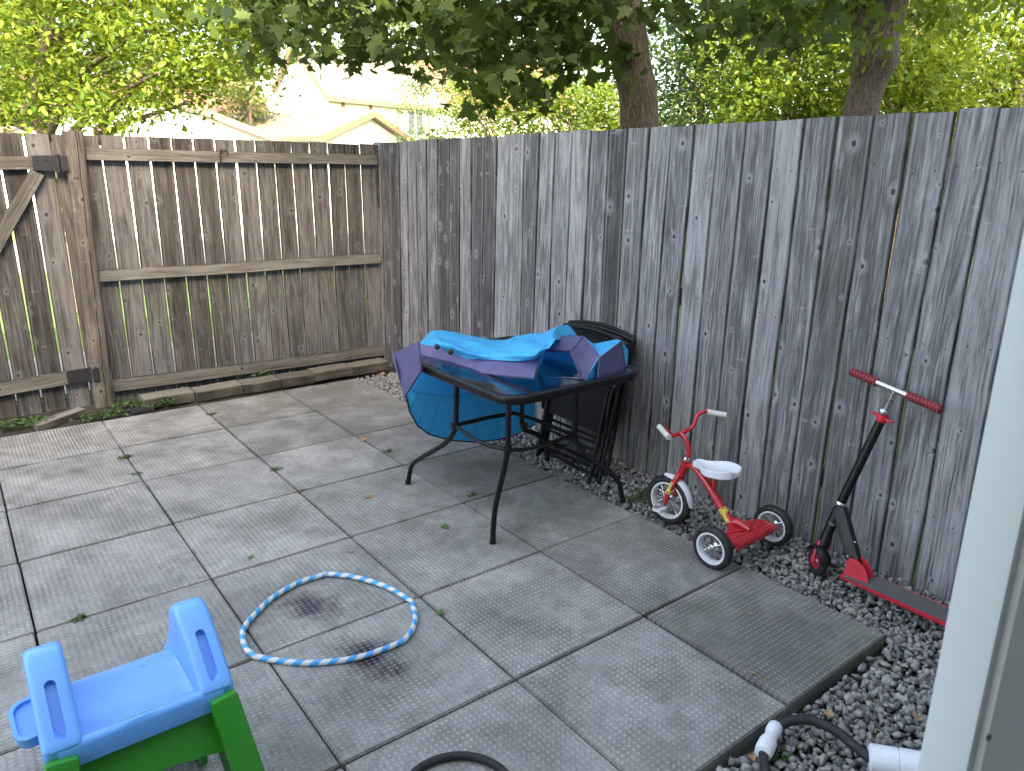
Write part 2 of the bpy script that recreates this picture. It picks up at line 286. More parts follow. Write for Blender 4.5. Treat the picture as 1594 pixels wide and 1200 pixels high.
# ------------------------------------------------------------- mesh helpers
class MB:
    def __init__(s): s.v = []; s.f = []; s.wc = []; s.rnd = []; s.ex = {}
    def add(s, vs, fs, wc=None, rnd=0., **ex):
        b = len(s.v); s.v += [tuple(p) for p in vs]; s.f += [tuple(b + i for i in f) for f in fs]
        s.wc += [tuple(q) for q in (wc if wc is not None else vs)]; s.rnd += [rnd] * len(vs)
        for kk in ex: s.ex.setdefault(kk, [0.] * b)
        for kk in s.ex: s.ex[kk] += [ex.get(kk, 0.)] * len(vs)
    def box(s, a, b, rnd=0., ch=0, mat=None, wc=None, **ex):
        (x0, y0, z0), (x1, y1, z1) = a, b
        bm = bmesh.new(); bmesh.ops.create_cube(bm, size=1)
        for v in bm.verts: v.co = Vector(((x0 + x1) / 2 + v.co.x * (x1 - x0), (y0 + y1) / 2 + v.co.y * (y1 - y0), (z0 + z1) / 2 + v.co.z * (z1 - z0)))
        if ch: bmesh.ops.bevel(bm, geom=bm.edges[:], offset=ch, segments=2, affect='EDGES', profile=.7)
        s.addbm(bm, rnd, mat, wc, **ex)
    def addbm(s, bm, rnd=0., mat=None, wc=None, **ex):
        bm.verts.index_update(); vs = [v.co.copy() for v in bm.verts]; fs = [[v.index for v in f.verts] for f in bm.faces]
        w_ = [wc(v) for v in vs] if wc else vs
        if mat is not None: vs = [mat @ v for v in vs]
        s.add(vs, fs, w_, rnd, **ex); bm.free()
    def tube(s, path, rad, seg=12, cap=True, closed=False, rnd=0., flat=1.):
        path = [Vector(p) for p in path]; n = len(path)
        rad = [rad] * n if not hasattr(rad, '__len__') else rad
        vs = []; wc = []; T = []
        for i in range(n):
            a = path[(i - 1) % n] if (closed or i > 0) else path[i]; b = path[(i + 1) % n] if (closed or i < n - 1) else path[i]
            T.append((b - a).normalized())
        up = Vector((0, 0, 1)) if abs(T[0].z) < .9 else Vector((0, 1, 0))
        nx = T[0].cross(up).normalized(); L = 0
        for i in range(n):
            nx = (nx - T[i] * nx.dot(T[i])).normalized(); ny = T[i].cross(nx)
            if i: L += (path[i] - path[i - 1]).length
            for j in range(seg):
                a = 2 * math.pi * j / seg; c, q = math.cos(a), math.sin(a)
                vs.append(path[i] + (nx * c + ny * q * flat) * rad[i]); wc.append((c * rad[i] + 3 * rnd, q * rad[i], L + 7 * rnd))
        fs = []
        for i in range(n if closed else n - 1):
            for j in range(seg):
                a = i * seg + j; b = i * seg + (j + 1) % seg; i2 = ((i + 1) % n) * seg
                fs.append((a, b, i2 + (j + 1) % seg, i2 + j))
        if cap and not closed: fs.append(tuple(range(seg))[::-1]); fs.append(tuple((n - 1) * seg + j for j in range(seg)))
        s.add(vs, fs, wc, rnd)
    def lathe(s, prof, seg=32, mat=Matrix(), closed=False, rnd=0.):
        """profile of (radius, height) turned about local Z, then placed by mat"""
        vs = []; n = len(prof)
        for r, h in prof:
            for j in range(seg):
                a = 2 * math.pi * j / seg; vs.append(mat @ Vector((r * math.cos(a), r * math.sin(a), h)))
        fs = []
        for i in range(n if closed else n - 1):
            for j in range(seg): fs.append((i * seg + j, i * seg + (j + 1) % seg, ((i + 1) % n) * seg + (j + 1) % seg, ((i + 1) % n) * seg + j))
        if not closed: fs.append(tuple(range(seg))[::-1]); fs.append(tuple((n - 1) * seg + j for j in range(seg)))
        s.add(vs, fs, None, rnd)
    def prism(s, poly, t, mat=Matrix(), ch=0, rnd=0.):
        """2-D outline extruded by t along local Z (centred)"""
        bm = bmesh.new(); vv = [bm.verts.new((x, y, -t / 2)) for x, y in poly]; f = bm.faces.new(vv)
        r = bmesh.ops.extrude_face_region(bm, geom=[f]); bmesh.ops.translate(bm, verts=[g for g in r['geom'] if isinstance(g, bmesh.types.BMVert)], vec=(0, 0, t))
        bmesh.ops.recalc_face_normals(bm, faces=bm.faces)
        if ch: bmesh.ops.bevel(bm, geom=[e for e in bm.edges if e.calc_face_angle(0) > .5], offset=ch, segments=2, affect='EDGES')
        s.addbm(bm, rnd, mat)
    def grid(s, rows, thick=0, rnd=0.):
        """rows of points -> sheet; thick gives it a second side"""
        rows = [[Vector(p) for p in r] for r in rows]; n, m = len(rows), len(rows[0])
        vs = [p for r in rows for p in r]; fs = [(i * m + j, i * m + j + 1, (i + 1) * m + j + 1, (i + 1) * m + j) for i in range(n - 1) for j in range(m - 1)]
        if thick:
            nr = [Vector() for _ in vs]
            for f in fs:
                q = (vs[f[1]] - vs[f[0]]).cross(vs[f[3]] - vs[f[0]])
                for i in f: nr[i] += q
            b = len(vs); vs = vs + [p - q.normalized() * thick for p, q in zip(vs, nr)]
            fs = fs + [tuple(b + i for i in f[::-1]) for f in fs]
            rim = [i for i in range(m)] + [i * m + m - 1 for i in range(1, n)] + [(n - 1) * m + j for j in range(m - 2, -1, -1)] + [i * m for i in range(n - 2, 0, -1)]
            for a, c in zip(rim, rim[1:] + rim[:1]): fs.append((c, a, b + a, b + c))
        s.add(vs, fs, None, rnd)
    def build(s, name, mat, parent=None, smooth=None, loc=None, bevel=0):
        me = bpy.data.meshes.new(name); v = s.v
        off = Vector(loc) if loc is not None else Vector()
        me.from_pydata([tuple(Vector(p) - off) for p in v] if loc is not None else v, [], s.f); me.update()
        me.attributes.new('wc', 'FLOAT_VECTOR', 'POINT').data.foreach_set('vector', np.array(s.wc, 'f').ravel())
        me.attributes.new('rnd', 'FLOAT', 'POINT').data.foreach_set('value', np.array(s.rnd, 'f'))
        for kk, vals in s.ex.items(): me.attributes.new(kk, 'FLOAT', 'POINT').data.foreach_set('value', np.array(vals, 'f'))
        for mm in (mat if isinstance(mat, list) else [mat]): me.materials.append(M[mm] if isinstance(mm, str) else mm)
        if smooth:
            me.polygons.foreach_set('use_smooth', [True] * len(me.polygons)); me.set_sharp_from_angle(angle=R(smooth))
        o = bpy.data.objects.new(name, me); COL.objects.link(o)
        if off.length: o.location = off
        if parent:
            o.parent = parent; o.location = off - Vector(parent_world(parent))
        if bevel:
            b = o.modifiers.new('b', 'BEVEL'); b.width = bevel; b.segments = 2; b.limit_method = 'ANGLE'; b.angle_limit = R(40)
        return o
def parent_world(p):
    l = Vector(p.location)
    while p.parent: p = p.parent; l += p.location
    return l
def tag(o, label=None, cat=None, group=None, kind=None):
    if label: o['label'] = label
    if cat: o['category'] = cat
    if group: o['group'] = group
    if kind: o['kind'] = kind
    return o
def thing(name, label, cat, loc=(0, 0, 0), group=None):
    o = bpy.data.objects.new(name, None); COL.objects.link(o); o.location = loc; o.empty_display_size = .1
    return tag(o, label, cat, group)
def P(mb, name, mat, parent, smooth=40, bevel=0): return mb.build(name, mat, parent, smooth, bevel=bevel)
def bez(p, n=8, closed=False):
    """Catmull-Rom through the points"""
    p = [Vector(q) for q in p]; out = []; m = len(p)
    for i in range(m if closed else m - 1):
        a = p[(i - 1) % m] if (closed or i) else p[0] * 2 - p[1]; b = p[i]; c = p[(i + 1) % m]; d = p[(i + 2) % m] if (closed or i < m - 2) else p[-1] * 2 - p[-2]
        for j in range(n):
            t = j / n; out.append(.5 * ((2 * b) + (c - a) * t + (2 * a - 5 * b + 4 * c - d) * t * t + (3 * b - a - 3 * c + d) * t ** 3))
    if not closed: out.append(p[-1])
    return out

def board(mb, c0, c1, across, Wd, T, seg=10, wob=.002, rnd=None, ch=.003, topcut=0., Wd1=None, twist=.0):
    """a plank from c0 to c1 (centre line); across = width direction; rounded arrises, slight bow"""
    c0, c1 = Vector(c0), Vector(c1); ax = (c1 - c0); L = ax.length; ax.normalize(); a = Vector(across).normalized(); t = ax.cross(a).normalized()
    rnd = random.random() if rnd is None else rnd; ox, oz = random.uniform(0, 50), random.uniform(0, 50)
    ph = [random.uniform(0, 6.3) for _ in range(6)]; Wd1 = Wd1 or Wd
    vs = []; wc = []; eg = []
    for i in range(seg + 1):
        s = i / seg; w_ = (Wd + (Wd1 - Wd) * s) / 2; cc = c0 + ax * (L * s) + a * wob * (math.sin(2.4 * s * 3 + ph[0]) + .5 * math.sin(9 * s + ph[1])) + t * wob * (math.sin(3 * s + ph[2]))
        w1 = w_ + wob * .35 * math.sin(14 * s + ph[3]); w2 = w_ + wob * .35 * math.sin(12 * s + ph[4]); h = T / 2; tw = twist * math.sin(3 * s + ph[5])
        for (u, q) in ((-w1 + ch, -h), (w2 - ch, -h), (w2, -h + ch), (w2, h - ch), (w2 - ch, h), (-w1 + ch, h), (-w1, h - ch), (-w1, -h + ch)):
            e = topcut * (u / max(w_, .01)) if i == seg else 0
            vs.append(cc + a * u + t * (q + tw * u) + ax * e); wc.append((u + ox, q, L * s + oz)); eg.append(u / max(w_, .01))
    fs = [(i * 8 + j, i * 8 + (j + 1) % 8, (i + 1) * 8 + (j + 1) % 8, (i + 1) * 8 + j) for i in range(seg) for j in range(8)]
    fs.append(tuple(range(8))[::-1]); fs.append(tuple(seg * 8 + j for j in range(8)))
    mb.add(vs, fs, wc, rnd); mb.ex.setdefault('edge', [0.] * (len(mb.v) - len(vs)))
    mb.ex['edge'] = mb.ex['edge'][:len(mb.v) - len(vs)] + eg

# ============================================================= GROUND
g = MB(); N = 60
g.grid([[(-150 + 300 * j / N, -150 + 300 * i / N, -.11) for j in range(N + 1)] for i in range(N + 1)])
tag(g.build('ground', 'lawn'), 'grassy ground running out beyond the fences', kind='structure')
g = MB(); g.grid([[(x, y, -.062 + .004 * math.sin(x * 5 + y * 3) + (.045 + .006 * math.sin(x * 31) + .005 * math.sin(x * 67 + y * 50)) * min(1, max(0, (y - .03) / .12)) * min(1, max(0, (2.75 - x) / .3))) for x in np.linspace(-3.2, 2.98, 90)] for y in list(np.linspace(-5.6, 0, 24)) + list(np.linspace(.03, .8, 20))])
tag(g.build('soil', 'soil'), 'dark soil under the patio', kind='structure')
g = MB(); g.box((-30, 9.5, -.106), (40, 15.5, -.098)); tag(g.build('road', 'asphalt'), 'pale lane beyond the back fence', kind='structure')
g = MB(); g.box((-6, 1.2, -.106), (7.5, 2.7, -.094)); tag(g.build('path', 'asphalt'), 'added pale ground strip just beyond the back fence, brightening its gaps', kind='structure')  # no path known here; pale ground added to lighten the fence slits

# paving slabs with the joint offsets measured in the photograph
mb = MB(); p_ = .61
off = {(2, 7): (0, 0), (3, 6): (.0, 0)}
for i in range(-5, 5):
    for j in range(0, 7):
        if i == 4: continue
        gx = .0035 + random.uniform(0, .0015); gy = .0035 + random.uniform(0, .0015)
        jx, jy = random.uniform(-.002, .002), random.uniform(-.002, .002)
        if j < 2 and i == 0: jy += .01
        if i == 3 and j == 6: jx = .006
        if i == 3 and j < 2: gy = .0012
        x0, x1 = i * p_ + gx + jx, (i + 1) * p_ - gx + jx; y1, y0 = -j * p_ - gy + jy, -(j + 1) * p_ + gy + jy
        bm = bmesh.new(); bmesh.ops.create_cube(bm, size=1)
        sxx, syy, h = (x1 - x0), (y1 - y0), .055
        for v in bm.verts: v.co = Vector((v.co.x * sxx, v.co.y * syy, (v.co.z - .5) * h))
        bmesh.ops.bevel(bm, geom=[e for e in bm.edges if all(v.co.z > -.01 for v in e.verts) or abs(e.verts[0].co.z - e.verts[1].co.z) > .01], offset=.004, segments=2, affect='EDGES')
        rot = random.random() < .5; tx, ty = random.uniform(-.003, .003), random.uniform(-.003, .003); dz = random.uniform(-.0025, .001)
        ox, oy = random.uniform(0, 40), random.uniform(0, 40)
        m_ = Matrix.Translation(((x0 + x1) / 2, (y0 + y1) / 2, dz)) @ Euler((tx, ty, random.uniform(-.0015, .0015))).to_matrix().to_4x4()
        rd = random.random() * .6 + .25; dirt = .25; pat = .55 if random.random() < .16 else 0.
        if i == 3: dirt = .62; rd -= .12
        if (i, j) in ((3, 0), (3, 1)): dirt = .95; rd = .1; pat = 1; rot = False
        if (i, j) == (3, 6): dirt = .95; rd = .25; pat = 0; rot = False
        if (i, j) == (2, 6): dirt = .45; rd = .75; pat = 0
        if (i, j) in ((2, 0), (2, 1), (3, 3), (3, 2)): dirt = .85; rd -= .1
        if j == 0 and i < 2: pat = .7; rot = False
        if i < 2 and j > 2: dirt = .1; rd += .12
        mb.addbm(bm, rd, m_, wc=(lambda v, r=rot, a=ox, b=oy: (v.y + a, v.x + b, v.z) if r else (v.x + a, v.y + b, v.z)), dirt=dirt, pat=pat)
tag(mb.build('patio_paving', 'slab', smooth=35), 'grey textured square concrete paving slabs', kind='structure')

# ============================================================= GRAVEL
def hulls(n, k=13):
    out = []
    for _ in range(n):
        bm = bmesh.new()
        for q in range(k):
            v = Vector((random.gauss(0, 1), random.gauss(0, 1), random.gauss(0, 1))).normalized() * random.uniform(.8, 1.05); bm.verts.new(v)
        r = bmesh.ops.convex_hull(bm, input=bm.verts[:]); bmesh.ops.delete(bm, geom=[v for v in bm.verts if not v.link_faces], context='VERTS')
        bmesh.ops.dissolve_limit(bm, angle_limit=R(16), verts=bm.verts, edges=bm.edges); bmesh.ops.triangulate(bm, faces=bm.faces[:]); bm.verts.index_update()
        out.append((np.array([v.co[:] for v in bm.verts]), np.array([[v.index for v in f.verts] for f in bm.faces]))); bm.free()
    return out
def rotm(n):
    q = rng.normal(size=(n, 4)); q /= np.linalg.norm(q, axis=1)[:, None]; w_, x, y, z = q.T
    return np.stack([1 - 2 * (y * y + z * z), 2 * (x * y - z * w_), 2 * (x * z + y * w_), 2 * (x * y + z * w_), 1 - 2 * (x * x + z * z), 2 * (y * z - x * w_), 2 * (x * z - y * w_), 2 * (y * z + x * w_), 1 - 2 * (x * x + y * y)], 1).reshape(n, 3, 3)
def rawmesh(name, vs, fs, rnd, mat, parent=None, wc=None):
    me = bpy.data.meshes.new(name); k = fs.shape[1]
    me.vertices.add(len(vs)); me.vertices.foreach_set('co', vs.astype('f').ravel())
    me.loops.add(fs.size); me.loops.foreach_set('vertex_index', fs.astype('i').ravel())
    me.polygons.add(len(fs)); me.polygons.foreach_set('loop_start', np.arange(0, fs.size, k, dtype='i')); me.update(calc_edges=True); me.validate()
    me.attributes.new('rnd', 'FLOAT', 'POINT').data.foreach_set('value', rnd.astype('f'))
    me.materials.append(M[mat] if isinstance(mat, str) else mat)
    o = bpy.data.objects.new(name, me); COL.objects.link(o)
    if parent: o.parent = parent; o.location = -parent_world(parent)
    return o
HU = hulls(14)
def stones(pts, size, name):
    V, F, Q = [], [], []; b = 0; n = len(pts); kind = rng.integers(0, len(HU), n); rm = rotm(n)
    sc = rng.uniform(.7, 1.3, (n, 1)) * size * np.stack([rng.uniform(.8, 1.25, n), rng.uniform(.65, 1.0, n), rng.uniform(.40, .75, n)], 1)
    for q, (hv, hf) in enumerate(HU):
        idx = np.where(kind == q)[0]
        if not len(idx): continue
        v = np.einsum('nij,nkj->nki', rm[idx], hv[None] * sc[idx][:, None, :]) + pts[idx][:, None, :]
        V.append(v.reshape(-1, 3)); F.append((hf[None] + (np.arange(len(idx)) * len(hv))[:, None, None] + b).reshape(-1, 3)); b += len(idx) * len(hv)
        Q.append(np.repeat(rng.uniform(0, 1, len(idx)), len(hv)))
    return rawmesh(name, np.concatenate(V), np.concatenate(F), np.concatenate(Q), 'stone')
def area(x0, x1, y0, y1, dens, z0, dz):
    n = int((x1 - x0) * (y1 - y0) * dens); return np.stack([rng.uniform(x0, x1, n), rng.uniform(y0, y1, n), z0 + rng.uniform(0, dz, n)], 1)
pts = [area(2.455, 2.9, -4.3, .06, 5200, -.048, .030), area(1.0, 2.9, -5.05, -4.29, 5200, -.050, .030), area(-3, 1.0, -5.05, -4.29, 500, -.05, .02), area(2.455, 2.9, -5.6, -5.05, 800, -.05, .02)]
pts = np.concatenate(pts)
tag(stones(pts, .0168, 'gravel'), 'grey crushed stone filling the strip between paving and fence', kind='stuff')

# ============================================================= RIGHT FENCE
fr = thing('wooden_fence', 'tall grey weathered board fence along the right side, rails hidden', 'fence', (2.95, -2, 0))
ys = [0.522, 0.398, 0.245, 0.098, -0.033, -0.179, -0.329, -0.481, -0.627, -0.771, -0.917, -1.06, -1.204, -1.349, -1.5, -1.644, -1.792, -1.939, -2.089, -2.235, -2.379, -2.524, -2.673, -2.814, -2.957, -3.11, -3.261, -3.403, -3.549, -3.698, -3.846, -3.996, -4.141]
while ys[-1] > -5.5: ys.append(ys[-1] - .147)
mb = MB()
for a, b in zip(ys[:-1], ys[1:]):
    y = (a + b) / 2; wd = (a - b) - random.uniform(.002, .0045) - (.001 if y < -3 else 0)
    xo = random.uniform(-.003, .003)
    tw = random.uniform(-.004, .004)
    h = 1.822 + random.uniform(-.005, .004)
    board(mb, (2.915 + xo, y - tw, -.04), (2.94 + xo, y + tw, h), (0, 1, 0), wd, .019, 14, .0026, topcut=random.uniform(-.002, .002), twist=.05, ch=.004)
    for zn in (.28, .98, 1.62):
        for dy in (-.04, .038): mb.lathe([(.0032, 0), (.0028, .001), (0, .0012)], 8, Matrix.Translation((2.9045 + .0136 * zn + xo - .0015, y + dy + random.uniform(-.006, .006), zn + random.uniform(-.02, .02))) @ Matrix.Rotation(R(-90), 4, 'Y'), rnd=2.)
P(mb, 'board_panel', 'fence_side', fr, 30)
mb = MB()
for z in (.28, .98, 1.62): board(mb, (2.955, -5.5, z), (2.965, .5, z), (0, 0, 1), .088, .038, 20, .002)
P(mb, 'rail', 'rail', fr, 30)
for y in (-4.3, -1.9, .45):
    mb = MB(); board(mb, (3.035, y, -.1), (3.04, y, 1.75), (0, 1, 0), .09, .09, 8, .001); P(mb, 'fence_post', 'post', fr, 50)

# ============================================================= BACK FENCE
fb = thing('wooden_fence', 'back fence of brown boards with see-through gaps and three rails facing the patio', 'fence', (1.8, .45, 0))
xs = [0.765, 0.901, 1.047, 1.193, 1.341, 1.49, 1.635, 1.78, 1.926, 2.066, 2.205, 2.351, 2.496, 2.638, 2.777, 2.915]
mb = MB()
for q, (a, b) in enumerate(zip(xs[:-1], xs[1:])):
    gap = .011 if q < 9 else .0085
    board(mb, ((a + b) / 2, .462, -.02), ((a + b) / 2 + random.uniform(-.002, .002), .465, 1.806 + random.uniform(-.004, .004)), (1, 0, 0), b - a - gap + random.uniform(-.002, .002), .018, 12, .0014, twist=.02)
P(mb, 'board_panel', 'fence_back', fb, 30)
for (x0, x1, za, zb, hgt) in ((.80, 2.905, 1.683, 1.683, .082), (.77, 2.905, .886, .884, .080), (.765, 2.905, .112, .082, .086)):
    mb = MB(); board(mb, (x0, .431, za), (x1, .431, zb), (0, 0, 1), hgt, .040, 16, .0018, ch=.004); P(mb, 'rail', 'rail', fb, 30)
# gate post
mb = MB(); path = []; rad = []
n = 26; vs = []; wc = []
for i in range(n + 1):
    s = i / n; z = -.08 + s * 1.90; cx = .690 + .052 * s; hw = .058 + .004 * math.sin(7 * s); kn = math.exp(-((z - 1.28) / .06) ** 2) * .013 + math.exp(-((z - .72) / .05) ** 2) * .006
    for q in range(16):
        a = 2 * math.pi * q / 16 + .2; c, d = math.cos(a), math.sin(a); e = .42
        X = math.copysign(abs(c) ** e, c) * hw; Y = math.copysign(abs(d) ** e, d) * .056
        if d < -.2: Y -= kn * (1 - abs(c)); X += kn * .5 * c
        vs.append((cx + X, .425 + Y, z)); wc.append((X + 31, Y, z + 4))
fs = [(i * 16 + j, i * 16 + (j + 1) % 16, (i + 1) * 16 + (j + 1) % 16, (i + 1) * 16 + j) for i in range(n) for j in range(16)] + [tuple(range(16))[::-1], tuple(n * 16 + j for j in range(16))]
mb.add(vs, fs, wc, .5)
tag(P(mb, 'fence_post', 'post', fb, 60), 'thick leaning square post with a knot and a long crack')
mb = MB(); board(mb, (2.965, .47, -.1), (2.965, .47, 1.80), (1, 0, 0), .09, .09, 8, .001); P(mb, 'fence_post', 'post', fb, 50)
# run of the fence past the gate
mb = MB()
for q in range(14): board(mb, (-.56 - q * .147, .462, 0), (-.56 - q * .147, .465, 1.80), (1, 0, 0), .134, .018, 3, .001)
P(mb, 'board_panel', 'fence_back', fb, 30)
mb = MB(); board(mb, (-.435, .42, -.1), (-.435, .42, 1.83), (1, 0, 0), .1, .1, 6, .001); P(mb, 'fence_post', 'post', fb, 50)

gt = thing('wooden_gate', 'wooden gate with diagonal brace and black strap hinges beside the thick post', 'gate', (.1, .45, 0))
mb = MB(); e = [.624, .479, .334, .189, .044, -.101, -.246, -.37]
e2 = [.705] + e
for q, (a, b) in enumerate(zip(e2[:-1], e2[1:])):
    gp = .012
    board(mb, ((a + b) / 2 - (0 if q else .004), .462, -.01), ((a + b) / 2 - .006, .464, 1.80), (1, 0, 0), a - b - gp, .018, 12, .0016)
P(mb, 'board_panel', 'fence_back', gt, 30)
for zl, zr, hh in ((1.605, 1.625, .082), (.175, .222, .092)):
    mb = MB(); board(mb, (-.36, .431, zl), (.628, .431, zr), (0, 0, 1), hh, .038, 10, .0012, ch=.004); P(mb, 'rail', 'rail', gt, 30)
a = W(58, 268, 'y', .43); b = W(-8, 385, 'y', .43); d = (b - a)
mb = MB(); board(mb, a + d * -.0, a + d * 2.25, Vector((d.z, 0, -d.x)), .082, .034, 10, .001, ch=.004); P(mb, 'brace', 'rail', gt, 30)
for z in (1.622, .222):
    mb = MB(); mb.prism([(.50, z - .045), (.655, z - .05), (.655, z + .05), (.50, z + .045), (.492, z + .03), (.492, z - .03)], .006, Matrix(((1, 0, 0, 0), (0, 0, 1, .404), (0, 1, 0, 0), (0, 0, 0, 1))), .001)
    mb.tube([(.634, .395, z - .055), (.634, .395, z + .055)], .010, 10)
    for xx in (.52, .565): mb.lathe([(.007, 0), (.006, .003), (.0, .004)], 8, Matrix.Translation((xx, .400, z + .02)) @ Matrix.Rotation(R(90), 4, 'X'))
    mb.prism([(.642, z - .048), (.685, z - .048), (.685, z + .048), (.642, z + .048)], .005, Matrix(((1, 0, 0, 0), (0, 0, 1, .366 if z < 1 else .366), (0, 1, 0, 0), (0, 0, 0, 1))), .001)
    P(mb, 'strap_hinge', 'strap_black', gt, 40)

# rusty hook on the top rail
h0 = W(345, 245, 'y', .40); mb = MB()
mb.tube(bez([h0 + Vector((.005, .01, .045)), h0 + Vector((-.004, -.006, .05)), h0 + Vector((-.012, -.012, .03)), h0 + Vector((-.012, -.012, -.005)), h0 + Vector((-.012, -.012, -.045))], 5), .006, 8)
mb.tube(bez([h0 + Vector((-.01, -.006, .035)), h0 + Vector((.02, -.006, .05)), h0 + Vector((.045, -.006, .035)), h0 + Vector((.035, -.006, .012))], 5), .004, 8)
tag(P(mb, 'hook', 'rust', None), 'rusty iron hook hung over the top rail of the back fence', 'hook')

# edging timbers
ex = [.895, 1.236, 1.575, 1.86, 2.125, 2.45, 2.775]
ed = ['edging block beside the black rag', 'second edging block from the rag with a dark crack at its end', 'third edging block from the rag with dirt beneath it', 'short edging block by the dark corner slab', 'raised edging block lapping over its short neighbour', 'last edging block in the fence corner by the gravel']
for q, (a, b) in enumerate(zip(ex[:-1], ex[1:])):
    mb = MB(); board(mb, (a + .006, .215 - q * .008 + random.uniform(-.008, .008), .020 + (q > 3) * .012), (b - .006, .210 - q * .008 + random.uniform(-.008, .008), .024 + (q > 3) * .010), (0, 1, 0), .17, .075, 6, .002, ch=.006)
    tag(P(mb, 'edging_block', 'sleeper', None, 30), 'weathered ' + ed[q], 'edging block', 'edging blocks along the back fence')
a = W(88, 660, 'z', 0); mb = MB(); board(mb, a + Vector((-.12, .03, -.01)), a + Vector((.17, .13, .02)), (-.3, 1, 0), .09, .05, 5, .002, ch=.005)
tag(P(mb, 'edging_block', 'sleeper', None, 30), 'loose slanted edging block in the weeds below the gate', 'edging block', 'edging blocks along the back fence')

# ============================================================= TABLE
tb = thing('patio_table', 'square glass-topped patio table with splayed black tubular legs', 'table', (2.1, -2.5, 0))
x0, x1, y0, y1, ZT = 1.665, 2.475, -3.03, -2.05, .712
def rrect(x0, x1, y0, y1, r, n=8):
    out = []
    for cx, cy, a0 in ((x1 - r, y1 - r, 0), (x0 + r, y1 - r, 90), (x0 + r, y0 + r, 180), (x1 - r, y0 + r, 270)):
        for q in range(n + 1): a = R(a0 + 90 * q / n); out.append((cx + r * math.cos(a), cy + r * math.sin(a)))
    return out
rr = rrect(x0, x1, y0, y1, .11)
mb = MB(); mb.prism(rrect(x0 + .022, x1 - .022, y0 + .022, y1 - .022, .095), .005, Matrix.Translation((0, 0, ZT - .003)))
k = NT('tinted_table_glass'); tp = k.n('ShaderNodeBsdfTransparent'); tp.inputs[0].default_value = (.72, .82, .82, 1); gl_ = k.n('ShaderNodeBsdfGlossy'); gl_.inputs['Roughness'].default_value = .09; gl_.inputs['Color'].default_value = (.9, .95, 1, 1)
bp_ = k.n('ShaderNodeBump'); k.l(k.noise(k.obj(), 60, 3), bp_.inputs['Height']); bp_.inputs['Distance'].default_value = .0008; bp_.inputs['Strength'].default_value = .4; k.l(bp_.outputs[0], gl_.inputs['Normal'])
fr_ = k.n('ShaderNodeFresnel'); fr_.inputs[0].default_value = 2.3; ms_ = k.n('ShaderNodeMixShader'); k.l(fr_.outputs[0], ms_.inputs[0]); k.l(tp.outputs[0], ms_.inputs[1]); k.l(gl_.outputs[0], ms_.inputs[2]); k.l(ms_.outputs[0], k.out.inputs['Surface']); M['glass'] = k.m
P(mb, 'table_top', 'glass', tb, 40)
mb = MB(); prof = [(-.004, -.034), (.010, -.034), (.014, -.026), (.014, -.004), (.008, .003), (-.016, .003), (-.022, -.001), (-.022, -.007), (-.008, -.010)]
vs = []; m_ = len(rr)
for i, (px, py) in enumerate(rr):
    a = rr[i - 1]; b = rr[(i + 1) % m_]; t = Vector((b[0] - a[0], b[1] - a[1], 0)).normalized(); o_ = Vector((t.y, -t.x, 0))
    for (u, h) in prof: vs.append(Vector((px, py, ZT + h)) + o_ * (u - .014))
kq = len(prof); mb.add(vs, [(i * kq + j, i * kq + (j + 1) % kq, ((i + 1) % m_) * kq + (j + 1) % kq, ((i + 1) % m_) * kq + j) for i in range(m_) for j in range(kq)])
P(mb, 'frame', 'metal_black', tb, 50)
for sx, sy, fx, fy in ((x0, y0, 1.700, -2.868), (x0, y1, 1.715, -2.085), (x1, y0, 2.486, -2.905), (x1, y1, 2.488, -2.125)):
    ix = .045 if sx == x0 else -.045; iy = .045 if sy == y0 else -.045
    tx, ty = sx + ix, sy + iy
    mb = MB()
# legs: drop from the corner, sweep outward, then turn down to the foot
def leg(top, knee, out, foot):
    mb = MB(); mb.tube(bez([top, top.lerp(knee, .5), knee, knee.lerp(out, .25) + Vector((0, 0, -.004)), knee.lerp(out, .85), out, foot], 7), .0125, 12); 
    mb.lathe([(.0145, 0), (.015, .02), (.0135, .024), (.01, .026)], 12, Matrix.Translation(foot - Vector((0, 0, .001)))); return mb
C0 = Vector((2.105, -2.50, 0))
legs = [((1.755, -2.70), (1.700, -2.868)), ((1.80, -2.28), (1.715, -2.085)), ((2.40, -2.72), (2.486, -2.905)), ((2.40, -2.28), (2.488, -2.125))]
tops = [(1.715, -2.93), (1.735, -2.40), (2.42, -2.86), (2.42, -2.18)]
# measured leg bends
L1 = [W(800, 622, 'y', -2.94), W(797, 690, 'y', -2.905), W(780, 745, 'y', -2.885)]
legdef = [
 ([Vector((1.755, -2.955, .69)), Vector((1.755, -2.945, .50)), Vector((1.752, -2.935, .34)), Vector((1.735, -2.91, .22)), Vector((1.712, -2.88, .10)), Vector((1.705, -2.868, 0))]),
 ([Vector((1.79, -2.33, .69)), Vector((1.795, -2.325, .50)), Vector((1.795, -2.315, .33)), Vector((1.775, -2.27, .235)), Vector((1.735, -2.15, .155)), Vector((1.715, -2.095, .10)), Vector((1.712, -2.08, 0))]),
 ([Vector((2.37, -2.80, .69)), Vector((2.37, -2.80, .50)), Vector((2.372, -2.805, .36)), Vector((2.39, -2.825, .26)), Vector((2.46, -2.88, .15)), Vector((2.486, -2.903, .09)), Vector((2.488, -2.905, -.02))]),
 ([Vector((2.37, -2.24, .69)), Vector((2.37, -2.24, .50)), Vector((2.372, -2.235, .36)), Vector((2.39, -2.21, .26)), Vector((2.46, -2.15, .15)), Vector((2.486, -2.127, .09)), Vector((2.488, -2.125, -.02))])]
